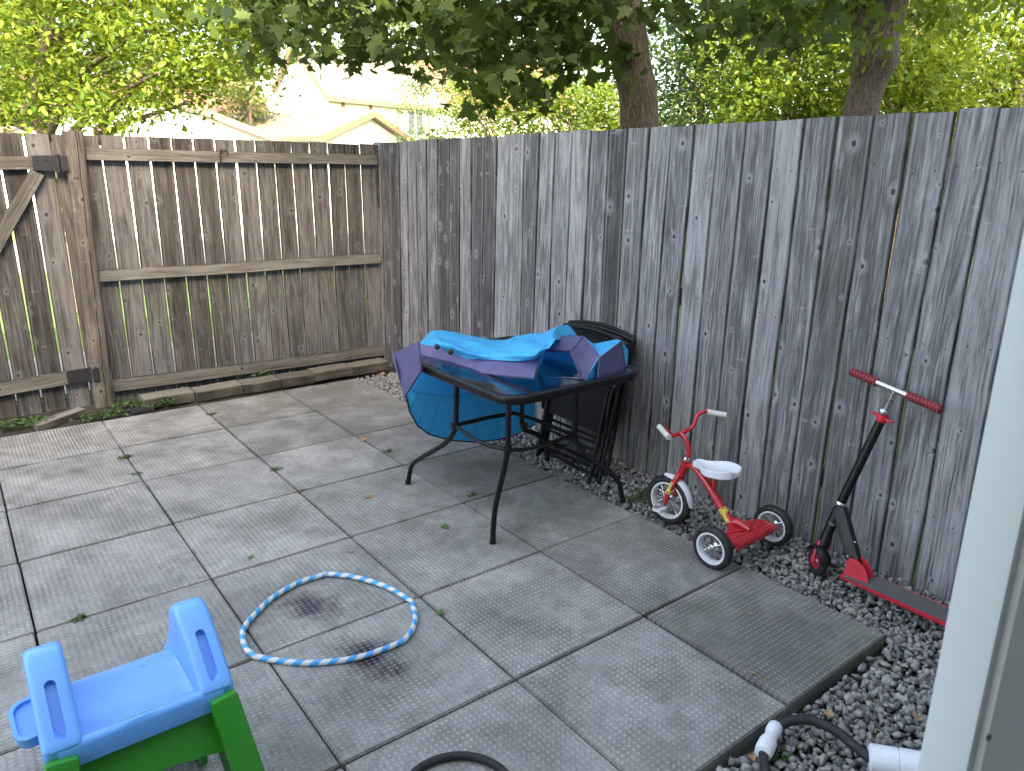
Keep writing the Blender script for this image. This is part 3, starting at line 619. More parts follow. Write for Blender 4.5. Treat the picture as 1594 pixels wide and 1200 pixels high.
# photo: second leg seen at (710,585)->(708,665)->(650,715)->(635,753)
legdef[1] = [W(711, 588, 'x', 1.70), W(710, 640, 'x', 1.70), W(708, 668, 'x', 1.70), W(693, 690, 'x', 1.705), W(655, 713, 'x', 1.715), W(641, 725, 'x', 1.72), W(635, 752, 'x', 1.72)]
legdef[0] = [W(792, 628, 'x', 1.72), W(791, 665, 'x', 1.715), W(790, 695, 'x', 1.71), W(786, 725, 'x', 1.705), W(772, 785, 'x', 1.70), W(768, 820, 'x', 1.70), W(767, 846, 'x', 1.70)]
legdef[2] = [W(896, 605, 'x', 2.33), W(896, 650, 'x', 2.33), W(895, 680, 'x', 2.335), W(905, 700, 'x', 2.35), W(945, 733, 'x', 2.43), W(963, 750, 'x', 2.47), W(969, 780, 'x', 2.486)]
legdef[3] = [W(813, 628, 'x', 2.15), W(812, 650, 'x', 2.15), W(816, 668, 'x', 2.17), W(835, 676, 'x', 2.25), W(850, 690, 'x', 2.35), W(852, 700, 'x', 2.42), W(852, 716, 'x', 2.45)]
for ld in legdef:
    mb = MB(); mb.tube(bez(ld, 6), .0125, 12); f = ld[-1]; mb.lathe([(.0145, 0), (.0148, .018), (.0135, .022)], 12, Matrix.Translation(Vector((f.x, f.y, f.z - .003)))); P(mb, 'leg', 'metal_black', tb, 60)
s0, s1, s2, s3 = W(790, 700, 'x', 1.71), W(708, 662, 'x', 1.70), W(892, 677, 'x', 2.335), W(816, 662, 'x', 2.15)
mid = (s0 + s1 + s2 + s3) / 4
mb = MB()
mb.tube(bez([s1, W(735, 681, 'x', 1.69), W(762, 694, 'x', 1.70), s0], 6), .009, 10)
mb.tube(bez([s0, W(822, 699, 'x', 1.86), W(855, 690, 'x', 2.08), s2], 6), .009, 10)
mb.tube([s1, W(760, 650, 'x', 1.95), W(800, 643, 'x', 2.1), W(830, 652, 'x', 2.2), s2], .0105, 10)
for q in (s0, s1, s2, s3): mb.lathe([(.018, -.012), (.019, 0), (.018, .012)], 12, Matrix.Translation(q))
P(mb, 'stretcher', 'metal_black', tb, 60)

# ============================================================= FOLDED CHAIRS
def chair(x, y, z, ry, rz, label):
    t = thing('folding_chair', label, 'chair', (x, y, z), 'folded chairs leaning on the side fence')
    m = Matrix.Translation((x, y, z)) @ Euler((0, ry, rz)).to_matrix().to_4x4()
    def T(*p): return m @ Vector(p)
    # local: X depth (folded), Y width, Z up
    Wc = .27
    mb = MB(); mb.tube(bez([T(-.01, -Wc, .0), T(.0, -Wc, .5), T(.0, -Wc, .76), T(.0, -Wc + .03, .800), T(.0, 0, .825), T(.0, Wc - .03, .800), T(.0, Wc, .76), T(.0, Wc, .5), T(-.01, Wc, .0)], 8), .0115, 10)
    mb.tube([T(0, -Wc, .05), T(0, Wc, .05)], .009, 8); o = P(mb, 'back_frame', 'metal_black', t, 60)
    mb = MB(); mb.tube(bez([T(-.05, -Wc + .03, .02), T(-.045, -Wc + .03, .4), T(-.04, -Wc + .03, .62), T(-.04, -Wc + .06, .66), T(-.04, Wc - .06, .66), T(-.04, Wc - .03, .62), T(-.045, Wc - .03, .4), T(-.05, Wc - .03, .02)], 7), .011, 10)
    mb.tube([T(-.047, -Wc + .03, .2), T(-.047, Wc - .03, .2)], .009, 8); P(mb, 'leg_frame', 'metal_black', t, 60)
    for z0, z1, xx, nm in ((.46, .775, .006, 'backrest'), (.29, .60, -.03, 'seat')):
        mb = MB(); mb.grid([[T(xx + .012 * math.sin(math.pi * j / 8), -Wc + .012 + (2 * Wc - .024) * j / 8, z0 + (z1 - z0) * i / 6) for j in range(9)] for i in range(7)], .003); P(mb, nm, 'sling', t, 50)
    for s in (-1, 1):
        mb = MB(); mb.tube(bez([T(-.02, s * (Wc + .012), .60), T(-.055, s * (Wc + .014), .55), T(-.06, s * (Wc + .014), .42), T(-.035, s * (Wc + .012), .30)], 6), .011, 10, flat=.7); P(mb, 'armrest', 'metal_black', t, 60)
    return t
chair(2.60, -2.36, -.05, R(11), R(-3), 'folded black sling chair nearest the table in the stack')
chair(2.665, -2.32, -.05, R(12), R(2), 'folded black sling chair in the middle of the stack behind the table')
chair(2.735, -2.27, -.05, R(11.5), R(-1), 'folded black sling chair resting directly on the side fence')

# ============================================================= FOLDED POOL ON THE TABLE
pool = thing('paddling_pool', 'folded cyan and purple paddling pool draped over the glass table', 'paddling pool', (2.0, -2.4, .72))
def sheet(name, quads, mat, thick=.004, sub=3, amp=.004):
    mb = MB()
    for (a, b, c, d) in quads:
        nrm = (b - a).cross(d - a).normalized(); ph = random.uniform(0, 6)
        rows = [[(a.lerp(b, j / sub)).lerp(d.lerp(c, j / sub), i / sub) + nrm * amp * math.sin(math.pi * i / sub) * math.sin(math.pi * j / sub) for j in range(sub + 1)] for i in range(sub + 1)]
        mb.grid(rows, thick)
    return P(mb, name, mat, pool, 60)
# purple wall lying along the front of the glass
bt = [W(651, 534, 'x', 1.80), W(700, 545, 'x', 1.85), W(738, 556, 'x', 1.88), W(790, 560, 'x', 1.92), W(838, 560, 'x', 1.97)]
bb = [W(649, 561, 'x', 1.76), W(697, 574, 'x', 1.80), W(736, 579, 'x', 1.82), W(784, 584, 'x', 1.84), W(831, 588, 'x', 1.88)]
sheet('wall_panel', [(bb[i], bb[i + 1], bt[i + 1], bt[i]) for i in range(4)], 'vinyl_purple', .012)
b2 = [W(652, 577, 'x', 1.78), W(697, 577, 'x', 1.82)]; b3 = [W(652, 563, 'x', 1.84), W(700, 572, 'x', 1.88)]
sheet('wall_panel', [(b2[0], b2[1], b3[1], b3[0])], 'vinyl_purple', .008)
# left flap
fl = [W(613, 549, 'x', 1.62), W(651, 532, 'x', 1.645), W(655, 577, 'x', 1.63), W(629, 618, 'x', 1.61), W(618, 575, 'x', 1.60)]
sheet('side_flap', [(fl[3], fl[2], fl[1], fl[0])], 'vinyl_purple', .010)
sheet('flap_edge', [(fl[4], W(631, 616, 'x', 1.63), W(634, 612, 'x', 1.64), fl[0])], 'vinyl_purple', .006)
# hanging round base: light upper band and dark lower bowl, with radial seams
YB = -1.98
rim = [(631, 612), (637, 640), (650, 663), (668, 676), (700, 685), (738, 688), (775, 684), (806, 675), (832, 660)]
kink = [(636, 606), (648, 611), (668, 613), (686, 615), (718, 613), (745, 613), (772, 612), (800, 610), (832, 606)]
topl = [(655, 578), (668, 580), (684, 584), (700, 588), (722, 592), (745, 595), (772, 598), (800, 600), (832, 600)]
def hb(p, y): return W(p[0], p[1], 'y', y)
mb = MB()
rows = [[hb(q, YB + .10) for q in topl], [hb(((a[0] + b[0]) / 2, (a[1] + b[1]) / 2), YB + .05) for a, b in zip(topl, kink)], [hb(q, YB) for q in kink]]
mb.grid(rows, .004); P(mb, 'base_band', 'vinyl_blue', pool, 20)
mb = MB(); rows = []
for i in range(7):
    s = i / 6; rows.append([hb((a[0] + (b[0] - a[0]) * s, a[1] + (b[1] - a[1]) * s), YB + .03 * math.sin(math.pi * s) + .05 * s * s) for a, b in zip(kink, rim)])
mb.grid(rows, .004); P(mb, 'base', 'vinyl_blue', pool, 20)
mb = MB(); mb.tube([r + Vector((0, -.003, 0)) for r in rows[-1]], .0045, 8)
for c in range(1, 8): mb.tube([rows[i][c] + Vector((0, -.003, 0)) for i in range(7)], .0014, 6)
P(mb, 'seam', 'seam', pool, 60)
# loose cyan sheet heaped on top
up = [(640, 540), (655, 532), (671, 515), (695, 519), (722, 525), (748, 529), (765, 531), (786, 530), (802, 523), (822, 520), (845, 519), (858, 512), (868, 507), (876, 523)]
dn = [(643, 543), (668, 547), (690, 551), (710, 555), (730, 559), (748, 559), (766, 560), (784, 561), (802, 562), (818, 561), (832, 560), (840, 554), (846, 548), (852, 543)]
mb = MB(); nR = 18; NC = 52
def samp(L, s):
    q = s * (len(L) - 1); i = min(int(q), len(L) - 2); t = q - i; return (L[i][0] + (L[i + 1][0] - L[i][0]) * t, L[i][1] + (L[i + 1][1] - L[i][1]) * t)
rows = []
for i in range(nR + 1):
    s = i / nR; r = []
    for j in range(NC + 1):
        c = j / NC; a, b = samp(dn, c), samp(up, c); u = a[0] + (b[0] - a[0]) * s; v = a[1] + (b[1] - a[1]) * s
        xd = 1.80 + .17 * c + .34 * s - .10 * math.sin(math.pi * s)
        fold = .030 * math.sin(13 * c + 5 * s) * math.sin(math.pi * s) + .012 * math.sin(31 * c - 9 * s + 1) * s + .010 * math.sin(9 * s * (1 + c) + 3 * c)
        r.append(W(u, v, 'x', xd + fold) + Vector((0, 0, (.010 * math.sin(23 * c + 8 * s) + .006 * abs(math.sin(19 * c - 7 * s))) * math.sin(math.pi * s))))
    rows.append(r)
# the far side falls away behind the crest
back = [[p + Vector((.05 + .13 * q / 4, .02, -.03 * q / 2 * (q / 2))) for p in rows[-1]] for q in range(1, 5)]
mb.grid(rows + back, .003); P(mb, 'floor_sheet', 'vinyl_blue', pool, 70)
# valves
for (u, v) in ((680, 540), (701, 548)): 
    mb = MB(); c_ = W(u, v, 'x', 1.80); mb.lathe([(.014, 0), (.015, .006), (.010, .012), (.0, .013)], 12, Matrix.Translation(c_) @ Euler((R(60), R(-40), 0)).to_matrix().to_4x4()); mb.tube([c_, c_ + Vector((.02, .02, .0))], .005, 6); P(mb, 'valve', 'rubber', pool, 50)
# right-hand folded boxes
A = dict(a=W(848, 544, 'x', 2.10), b=W(868, 524, 'x', 2.22), c=W(908, 523, 'x', 2.30), d=W(889, 546, 'x', 2.12), e=W(934, 555, 'x', 2.24), f=W(911, 591, 'x', 2.13), g=W(904, 588, 'x', 2.12),
         h=W(833, 587, 'x', 2.00), i=W(968, 531, 'x', 2.42), j=W(975, 578, 'x', 2.44), k_=W(931, 600, 'x', 2.20), l=W(934, 557, 'x', 2.22), m=W(978, 545, 'x', 2.48), n=W(977, 577, 'x', 2.48), o=W(925, 535, 'x', 2.40), p=W(960, 528, 'x', 2.46), q=W(842, 574, 'x', 2.10), r=W(846, 546, 'x', 2.14), s=W(838, 578, 'x', 2.05))
sheet('folded_box', [(A['a'], A['d'], A['c'], A['b'])], 'vinyl_purple', .010)
sheet('folded_box', [(A['d'], A['g'].lerp(A['f'], .6), A['e'], A['c'])], 'vinyl_purple', .010)
sheet('folded_box', [(A['l'], A['k_'], A['j'], A['i'])], 'vinyl_purple', .010)
sheet('box_lining', [(A['h'], A['s'], W(852, 545, 'x', 2.13), W(846, 546, 'x', 2.06))], 'vinyl_blue', .004)
bk = [W(846, 545, 'x', 2.26), W(890, 545, 'x', 2.26), W(907, 590, 'x', 2.20), W(838, 575, 'x', 2.20)]
sheet('box_lining', [(bk[3], bk[2], bk[1], bk[0])], 'vinyl_blue', .004, 6, -.03)
sheet('box_lining', [(A['f'], W(932, 599, 'x', 2.25), W(934, 556, 'x', 2.30), W(933, 556, 'x', 2.22))], 'vinyl_blue', .004)
sheet('box_lining', [(A['i'], A['j'], A['n'], A['m'])], 'vinyl_blue', .004)
sheet('box_lining', [(A['e'], A['i'], A['p'], A['o']), (A['c'], A['e'], A['o'], W(922, 534, 'x', 2.44))], 'vinyl_blue', .004)
mb = MB()
for seq in ((A['h'], A['a'], A['b']), (A['a'], A['d'], A['c']), (A['d'], A['g']), (A['e'], A['f']), (A['l'], A['k_']), (A['c'], A['e']), (A['l'], A['i'], A['j']), (A['k_'], A['j']), (A['g'], A['h'].lerp(A['g'], .1))):
    mb.tube([p + Vector((-.004, -.003, .001)) for p in seq], .0028, 6)
P(mb, 'seam', 'vinyl_purple', pool, 60)

# ============================================================= TRICYCLE
tr = thing('tricycle', 'red toddler tricycle with white seat and white grips on the gravel strip', 'tricycle', (2.51, -3.4, 0))
def wheel(c, axis, Rw, wt, parent, spokes=10, name='wheel', tyremat='rubber', rimmat='rimwhite', tt=.13):
    axis = Vector(axis).normalized(); q = axis.to_track_quat('Z', 'Y').to_matrix().to_4x4(); m = Matrix.Translation(c) @ q
    w_ = bpy.data.objects.new(name, None); COL.objects.link(w_); w_.parent = parent; w_.location = Vector(c) - parent_world(parent)
    t = Rw * tt
    mb = MB(); mb.lathe([(Rw - 2 * t, -wt * .42), (Rw - t * 1.3, -wt * .52), (Rw - .5 * t, -wt * .45), (Rw, -wt * .2), (Rw, wt * .2), (Rw - .5 * t, wt * .45), (Rw - t * 1.3, wt * .52), (Rw - 2 * t, wt * .42)], 48, m, True); P(mb, 'tyre', tyremat, w_, 60)
    mb = MB(); r0 = Rw - 2 * t; mb.lathe([(r0 + .001, -wt * .45), (r0 - .007, -wt * .45), (r0 - .012, -wt * .1), (r0 - .012, wt * .1), (r0 - .007, wt * .45), (r0 + .001, wt * .45)], 48, m, True); P(mb, 'rim', rimmat, w_, 50)
    mb = MB(); mb.lathe([(.006, -wt * .75), (.012, -wt * .7), (.012, -wt * .4), (.018, -wt * .36), (.009, -wt * .25), (.009, wt * .25), (.018, wt * .36), (.012, wt * .4), (.012, wt * .7), (.006, wt * .75)], 16, m)
    for s in range(spokes):
        a = 2 * math.pi * s / spokes; sg = 1 if s % 2 else -1
        mb.tube([m @ Vector((.014 * math.cos(a + .5 * sg), .014 * math.sin(a + .5 * sg), sg * wt * .34)), m @ Vector(((r0 - .009) * math.cos(a), (r0 - .009) * math.sin(a), 0))], .0016, 6)
    P(mb, 'spokes', 'chrome', w_, 50)
    return w_
FC = Vector((2.50, -3.185, .113)); RAx = Vector((2.515, -3.60, .088))
fa = Vector((1, .10, 0)).normalized()                       # front axle, steered slightly
wheel(FC, fa, .120, .042, tr, 14)
wheel(RAx + Vector((-.190, .02, 0)), (1, .04, 0), .093, .042, tr, 10)
wheel(RAx + Vector((.195, -.01, 0)), (1, .04, 0), .093, .042, tr, 10)
HT = Vector((2.51, -3.262, .335)); HB = Vector((2.508, -3.238, .250))
mb = MB(); mb.tube([HB, HT], .019, 16); P(mb, 'head_tube', 'red', tr, 50)
mb = MB(); d = (HT - HB).normalized(); mb.tube([HT, HT + d * .006, HT + d * .014, HT + d * .022], [.021, .022, .018, .017], 16); P(mb, 'collar', 'chrome', tr, 50)
mb = MB(); mb.tube(bez([HB.lerp(HT, .7), Vector((2.51, -3.31, .312)), Vector((2.511, -3.385, .262)), Vector((2.512, -3.465, .185)), Vector((2.513, -3.53, .125))], 8), [.013 + .006 * min(1, i / 20) for i in range(33)], 14)
mb.tube([Vector((2.511, -3.42, .23)), Vector((2.511, -3.43, .335))], .009, 10)
P(mb, 'frame_tube', 'red', tr, 60)
mb = MB()
for (t0, dt, w_, hh, c_) in ((0, 0, 0, 0, 0),):
    pass
pth = bez([Vector((2.5118, -3.475, .1765)), Vector((2.5124, -3.50, .151)), Vector((2.513, -3.522, .131))], 5); mb.tube(pth, .0197, 14)
k = NT('yellow_green_decal'); k.put(k.b.inputs['Base Color'], k.ramp(k.noise(k.obj(), 65, 3, .6, .5), [(.40, (.55, .03, .03)), (.44, (.75, .60, .05)), (.54, (.70, .62, .08)), (.57, (.06, .35, .05)), (.66, (.85, .85, .8))])); k.b.inputs['Roughness'].default_value = .35; M['decal'] = k.m
P(mb, 'decal', 'decal', tr, 60)
# fork with two blades
hubL, hubR = FC - fa * .034, FC + fa * .034
mb = MB()
for s, hub in ((-1, hubL), (1, hubR)):
    tp = HB + fa * s * .022 + Vector((0, .006, -.008)); mb.tube(bez([HB + fa * s * .008 + Vector((0, .003, .012)), tp, tp.lerp(hub, .5) + fa * s * .006, hub + Vector((0, 0, -.006))], 6), [.013] * 6 + [.014] * 6 + [.012] * 7, 12, flat=1.0)
P(mb, 'fork', 'red', tr, 60)
mb = MB(); t0 = HB + fa * -.0245 + Vector((0, .010, -.012)); mb.tube([t0.lerp(hubL, .15) - fa * .004, t0.lerp(hubL, .62) - fa * .008], .0132, 12); P(mb, 'decal', 'decal', tr, 60)
# mudguard
mb = MB(); rows = []; qn = fa.to_track_quat('Z', 'Y').to_matrix(); fw = Vector((0, 0, 1)).cross(fa).normalized()
for i in range(27):
    a = R(0 + 104 * i / 26); dirv = -fw * math.cos(a) + Vector((0, 0, 1)) * math.sin(a); r = []
    hw_ = .023 * min(1, .45 + math.sin(math.pi * i / 26) * 1.2)
    for j in range(9):
        s = -1 + j / 4; r.append(FC + dirv * (.130 - .010 * s * s) + fa * s * hw_)
    rows.append(r)
rows = rows
mb.grid(rows, .002); o = P(mb, 'mudguard', 'white', tr, 60)
# pedals
for s in (-1, 1):
    mb = MB(); c_ = FC + fa * s * .085 + Vector((0, .012 * s, .018 * s)); 
    for q in (-1, 1): mb.box((-.030, -.004 + q * .018, -.007), (.030, .004 + q * .018, .007), ch=.002, mat=Matrix.Translation(c_) @ Euler((0, 0, R(6))).to_matrix().to_4x4())
    for q in range(-2, 3): mb.box((q * .013 - .003, -.02, -.006), (q * .013 + .003, .02, .006), ch=.001, mat=Matrix.Translation(c_) @ Euler((0, 0, R(6))).to_matrix().to_4x4())
    P(mb, 'pedal', 'white', tr, 40)
mb = MB(); mb.tube([FC - fa * .12, FC - fa * .05 + Vector((0, -.012, -.018)), FC + fa * .05 + Vector((0, .012, .018)), FC + fa * .12 + Vector((0, .012, .018))], .005, 8); P(mb, 'crank', 'chrome', tr, 50)
# handlebar
BC = Vector((2.51, -3.213, .450))
mb = MB(); mb.tube(bez([HT + d * .01, HT + d * .035, Vector((2.511, -3.262, .405)), Vector((2.511, -3.245, .435)), BC], 6), .0115, 12); P(mb, 'stem', 'red', tr, 60)
GL0, GL1 = W(1041, 681, 'x', 2.385), W(1024, 662, 'x', 2.395); GR0, GR1 = W(1101, 641, 'x', 2.63), W(1130, 646, 'x', 2.69)
GL0 = Vector((2.36, -3.275, .470)); GL1 = Vector((2.385, -3.20, .505))
GLi, GLo = W(1026, 664, 'x', 2.40), W(1041, 681, 'x', 2.36)
mb = MB(); mb.tube(bez([GLi, GLi + Vector((.03, .0, -.012)), W(1047, 678, 'x', 2.46), BC + Vector((-.02, .0, -.0)), BC + Vector((.02, 0, .002)), W(1078, 664, 'x', 2.55), W(1086, 646, 'x', 2.58), W(1096, 641, 'x', 2.61), GR0], 6), .0095, 12); P(mb, 'handlebar', 'red', tr, 60)
for a, b in ((GLi, GLo), (GR0 - (GR1 - GR0) * .05, GR1)):
    mb = MB(); d_ = b - a; mb.tube([a, a + d_ * .05, a + d_ * .9, a + d_ * .97, b], [.0125, .0128, .0122, .0145, .013], 14); P(mb, 'grip', 'cream', tr, 50)
# seat
mb = MB(); rows = []
zs = .352
for i in range(21):
    s = i / 20; y = -3.305 - .225 * s; hw_ = (.030 + .062 * (1 / (1 + math.exp(-(s - .38) * 13)))) * (math.sin(math.pi * min(1, max(0, .06 + s * .94)) ** .8) ** .28 if 0 < s < 1 else .35)
    r = []
    for j in range(17):
        a = -1 + j / 8; dish = -.016 * (1 - a * a) * math.sin(math.pi * s); r.append((2.512 + a * hw_, y, zs + .010 * s + .014 * abs(a) ** 2 * s + dish))
    rows.append(r)
bmx = bmesh.new(); top = [[bmx.verts.new(p) for p in r] for r in rows]; bot = [[bmx.verts.new((2.512 + (p[0] - 2.512) * 1.02, p[1] + (.002 if i == 0 else -.002 if i == 20 else 0), zs - .026 + .010 * i / 20)) for p in r] for i, r in enumerate(rows)]
for i in range(20):
    for j in range(16):
        bmx.faces.new((top[i][j], top[i][j + 1], top[i + 1][j + 1], top[i + 1][j])); bmx.faces.new((bot[i][j], bot[i + 1][j], bot[i + 1][j + 1], bot[i][j + 1]))
for i in range(20):
    bmx.faces.new((top[i][0], top[i + 1][0], bot[i + 1][0], bot[i][0])); bmx.faces.new((top[i + 1][16], top[i][16], bot[i][16], bot[i + 1][16]))
for j in range(16): bmx.faces.new((top[0][j + 1], top[0][j], bot[0][j], bot[0][j + 1])); bmx.faces.new((top[20][j], top[20][j + 1], bot[20][j + 1], bot[20][j]))
bmesh.ops.recalc_face_normals(bmx, faces=bmx.faces); bmesh.ops.bevel(bmx, geom=[e for e in bmx.edges if e.calc_face_angle(0) > .7], offset=.005, segments=3, affect='EDGES')
mb.addbm(bmx); P(mb, 'seat', 'white', tr, 50)
# rear step
mb = MB(); mm = Matrix.Translation((2.515, -3.60, .118)) @ Euler((R(3), 0, R(2))).to_matrix().to_4x4()
mb.prism([(-.145, -.055), (-.12, -.064), (.12, -.064), (.145, -.055), (.15, -.02), (.13, .028), (.05, .050), (.022, .085), (-.022, .085), (-.05, .050), (-.13, .028), (-.15, -.02)], .013, mm, .004)
for q in (-.042, -.020): mb.box((-.118, q - .0025, .005), (.118, q + .0025, .0085), ch=.001, mat=mm)
for s in (-1, 1): mb.tube([mm @ Vector((s * .10, .022, .007)), mm @ Vector((s * .02, -.006, .010))], .0035, 8)
mb.box((-.15, -.067, -.020), (.15, -.060, .004), ch=.002, mat=mm)
mb.tube([mm @ Vector((0, .075, .004)), mm @ Vector((0, .04, .022)), mm @ Vector((0, -.02, .010))], [.020, .019, .010], 12)
P(mb, 'rear_step', 'red', tr, 45)
mb = MB(); mb.tube([RAx + Vector((-.225, .021, 0)), RAx + Vector((.225, -.012, 0))], .006, 10); P(mb, 'rear_axle', 'chrome', tr, 50)

# ============================================================= SCOOTER
sc = thing('kick_scooter', 'black and red kick scooter leaning on the side fence', 'scooter', (2.7, -4.0, 0))
TT = Vector((2.835, -3.955, .795)); CL = Vector((2.825, -3.955, .672)); JT = W(1316, 776, 'x', 2.745); LB = W(1297, 822, 'x', 2.70)
GA, GB = W(1325, 578, 'x', 2.86), W(1466, 638, 'x', 2.80); HM = W(1393, 607, 'x', 2.83)
dg = (GB - GA)
mb = MB(); mb.tube([GA + dg * .1, GA + dg * .9], .0135, 16); mb.tube([HM + Vector((0, 0, -.004)), W(1376, 645, 'x', 2.825)], .014, 16)
c_ = W(1376, 641, 'x', 2.825); dd_ = (HM - c_).normalized(); mb.tube([c_ - dd_ * .01, c_ - dd_ * .004, c_ + dd_ * .008, c_ + dd_ * .012], [.019, .0205, .0205, .018], 16)
P(mb, 'handlebar', 'chrome', sc, 50)
k = NT('red_textured_grip'); v = k.attr('wc'); xx, yy, zz = k.sep(v); ang = k.math('ARCTAN2', yy, xx)
a1 = k.math('SINE', k.math('ADD', k.math('MULTIPLY', ang, 3), k.math('MULTIPLY', zz, 420))); a2 = k.math('SINE', k.math('SUBTRACT', k.math('MULTIPLY', ang, 3), k.math('MULTIPLY', zz, 420)))
hh = k.math('MULTIPLY', k.rng(a1, -1, 1), k.rng(a2, -1, 1)); k.put(k.b.inputs['Base Color'], k.ramp(hh, [(0, (.10, .006, .012)), (.5, (.36, .03, .045))])); k.b.inputs['Roughness'].default_value = .6; k.bump(hh, .002); M['grip_red'] = k.m
for a, b in ((GA, GA + dg * .31), (GA + dg * .645, GB)):
    mb = MB(); e_ = (b - a).normalized(); mb.tube([a, a + e_ * .003, a + e_ * .01] + [a.lerp(b, q) for q in (.3, .5, .7, .93)] + [b - e_ * .002, b], [.013, .0165, .0175, .0172, .0172, .0172, .0172, .0185, .015], 24); P(mb, 'grip', 'grip_red', sc, 50)
mb = MB(); c_ = W(1374, 649, 'x', 2.823); 
mb.tube([c_ - dd_ * .018, c_ + dd_ * .010], .021, 16)
hd = Vector((-.25, -.9, -.12)).normalized()
for s in (-1, 1): mb.tube([c_ + hd * s * .015, c_ + hd * s * .028 + Vector((-.01, 0, 0)), c_ + hd * s * .044, c_ + hd * s * .05], [.008, .007, .011, .006], 10, flat=.6)
P(mb, 'clamp', 'red_plastic', sc, 50)
CB = W(1308, 785, 'x', 2.74)
mb = MB(); mb.tube([c_ - dd_ * .012, CB], .0185, 18); P(mb, 'steering_column', 'metal_black', sc, 50)
mb = MB(); e_ = (c_ - CB).normalized(); mb.tube([CB - e_ * .004, CB + e_ * .0, CB + e_ * .006, CB + e_ * .012], [.020, .023, .023, .019], 18); P(mb, 'headset_ring', 'chrome', sc, 50)
mb = MB(); mb.tube([W(1297, 815, 'x', 2.71), W(1299, 811, 'x', 2.71)], .0225, 18); P(mb, 'headset_ring', 'chrome', sc, 50)
HBt = W(1306, 790, 'x', 2.735); HBb = W(1290, 826, 'x', 2.70)
mb = MB(); mb.tube([HBt, HBt.lerp(HBb, .5), HBb], [.020, .0225, .021], 18)
mb.tube([CB + e_ * .03, CB - e_ * .0], .019, 16)
P(mb, 'head_tube', 'metal_black', sc, 50)
# folding neck: rectangular bar down to the deck
NB = W(1333, 883, 'x', 2.665); NTp = W(1307, 790, 'x', 2.735)
def bar(mb, a, b, w_, t_, up, ch=.003):
    ax = (b - a); L = ax.length; z_ = ax.normalized(); x_ = (Vector(up) - z_ * Vector(up).dot(z_)).normalized(); y_ = z_.cross(x_)
    m = Matrix.Translation((a + b) / 2) @ Matrix((x_, y_, z_)).transposed().to_4x4(); mb.box((-w_ / 2, -t_ / 2, -L / 2), (w_ / 2, t_ / 2, L / 2), ch=ch, mat=m)
mb = MB(); bar(mb, NTp, NB, .050, .046, (0, 1, 0), .008); P(mb, 'folding_neck', 'metal_black', sc, 50)
for (u, v) in ((1320, 866), (1331, 844)):
    mb = MB(); q = W(u, v, 'x', 2.640); mb.lathe([(.005, 0), (.0048, .004), (.002, .005)], 10, Matrix.Translation(q) @ Matrix.Rotation(R(-90), 4, 'Y')); P(mb, 'bolt', 'chrome', sc, 50)
# red side plates of the hinge
fan = [(-.02, .0), (.075, -.012), (.078, .01), (.068, .04), (.045, .064), (.02, .074), (-.01, .072), (-.024, .05)]
for off_, s_ in ((-.021, 1), (.021, 1)):
    o3 = Vector((2.655, -4.012, .052)); xd = Vector((0, -1, -.06)).normalized(); zd = Vector((.16, 0, 1)).normalized(); yd = zd.cross(xd).normalized()
    m = Matrix.Translation(o3 + Vector((off_, 0, 0))) @ Matrix((xd, zd, xd.cross(zd))).transposed().to_4x4()
    mb = MB(); mb.prism(fan, .005, m, .001); P(mb, 'hinge_plate', 'red_plastic', sc, 50)
for (a_, b_) in ((.0, .058), (.012, .016)): mb = MB(); mb.lathe([(.006, 0), (.0055, .005), (.002, .006)], 10, Matrix.Translation(o3 + xd * a_ + zd * b_ + Vector((-.025 - .042, 0, 0))) @ Matrix.Rotation(R(-90), 4, 'Y')); P(mb, 'bolt', 'chrome', sc, 50)
# deck
D0 = Vector((2.655, -3.985, .052)); D1 = Vector((2.655, -4.60, .048)); nd = Vector((-.12, 0, 1)).normalized(); sd_ = Vector((1, 0, .12)).normalized()
def deckpt(s, a, h): return D0.lerp(D1, s) + sd_ * a + nd * h
mb = MB(); rows = []
for i in range(25):
    s = i / 24; hw_ = .052 * min(1, .82 + .35 * s if s < .5 else 1); arch = .006 * math.sin(math.pi * s)
    rows.append([deckpt(s, a, arch) for a in (hw_, hw_ * .5, 0, -hw_ * .5, -hw_)])
mb.grid(rows, .012); P(mb, 'deck', 'red_plastic', sc, 40)
k = NT('grey_grip_tape'); n_ = k.noise(k.obj(), 300, 3); x_, y_, z_ = k.sep(k.obj())
ln_ = k.math('ADD', k.math('ABSOLUTE', k.math('SUBTRACT', k.math('ABSOLUTE', k.math('ADD', x_, k.math('ADD', .035, k.math('MULTIPLY', k.math('SINE', k.math('MULTIPLY', y_, 9)), .008)))), .018)), 0)
col = k.mix(k.rng(ln_, .0010, .0022, .55, 0), k.ramp(n_, [(.3, (.055, .052, .05)), (.7, (.13, .125, .12))]), (.22, .20, .13)); k.put(k.b.inputs['Base Color'], col); k.b.inputs['Roughness'].default_value = .95; k.bump(n_, .001); M['tape'] = k.m
mb = MB(); mb.grid([[deckpt(.02 + .96 * i / 20, a * .9, .0025 + .006 * math.sin(math.pi * i / 20)) for a in (.048, 0, -.048)] for i in range(21)], .002); P(mb, 'grip_tape', 'tape', sc, 40)
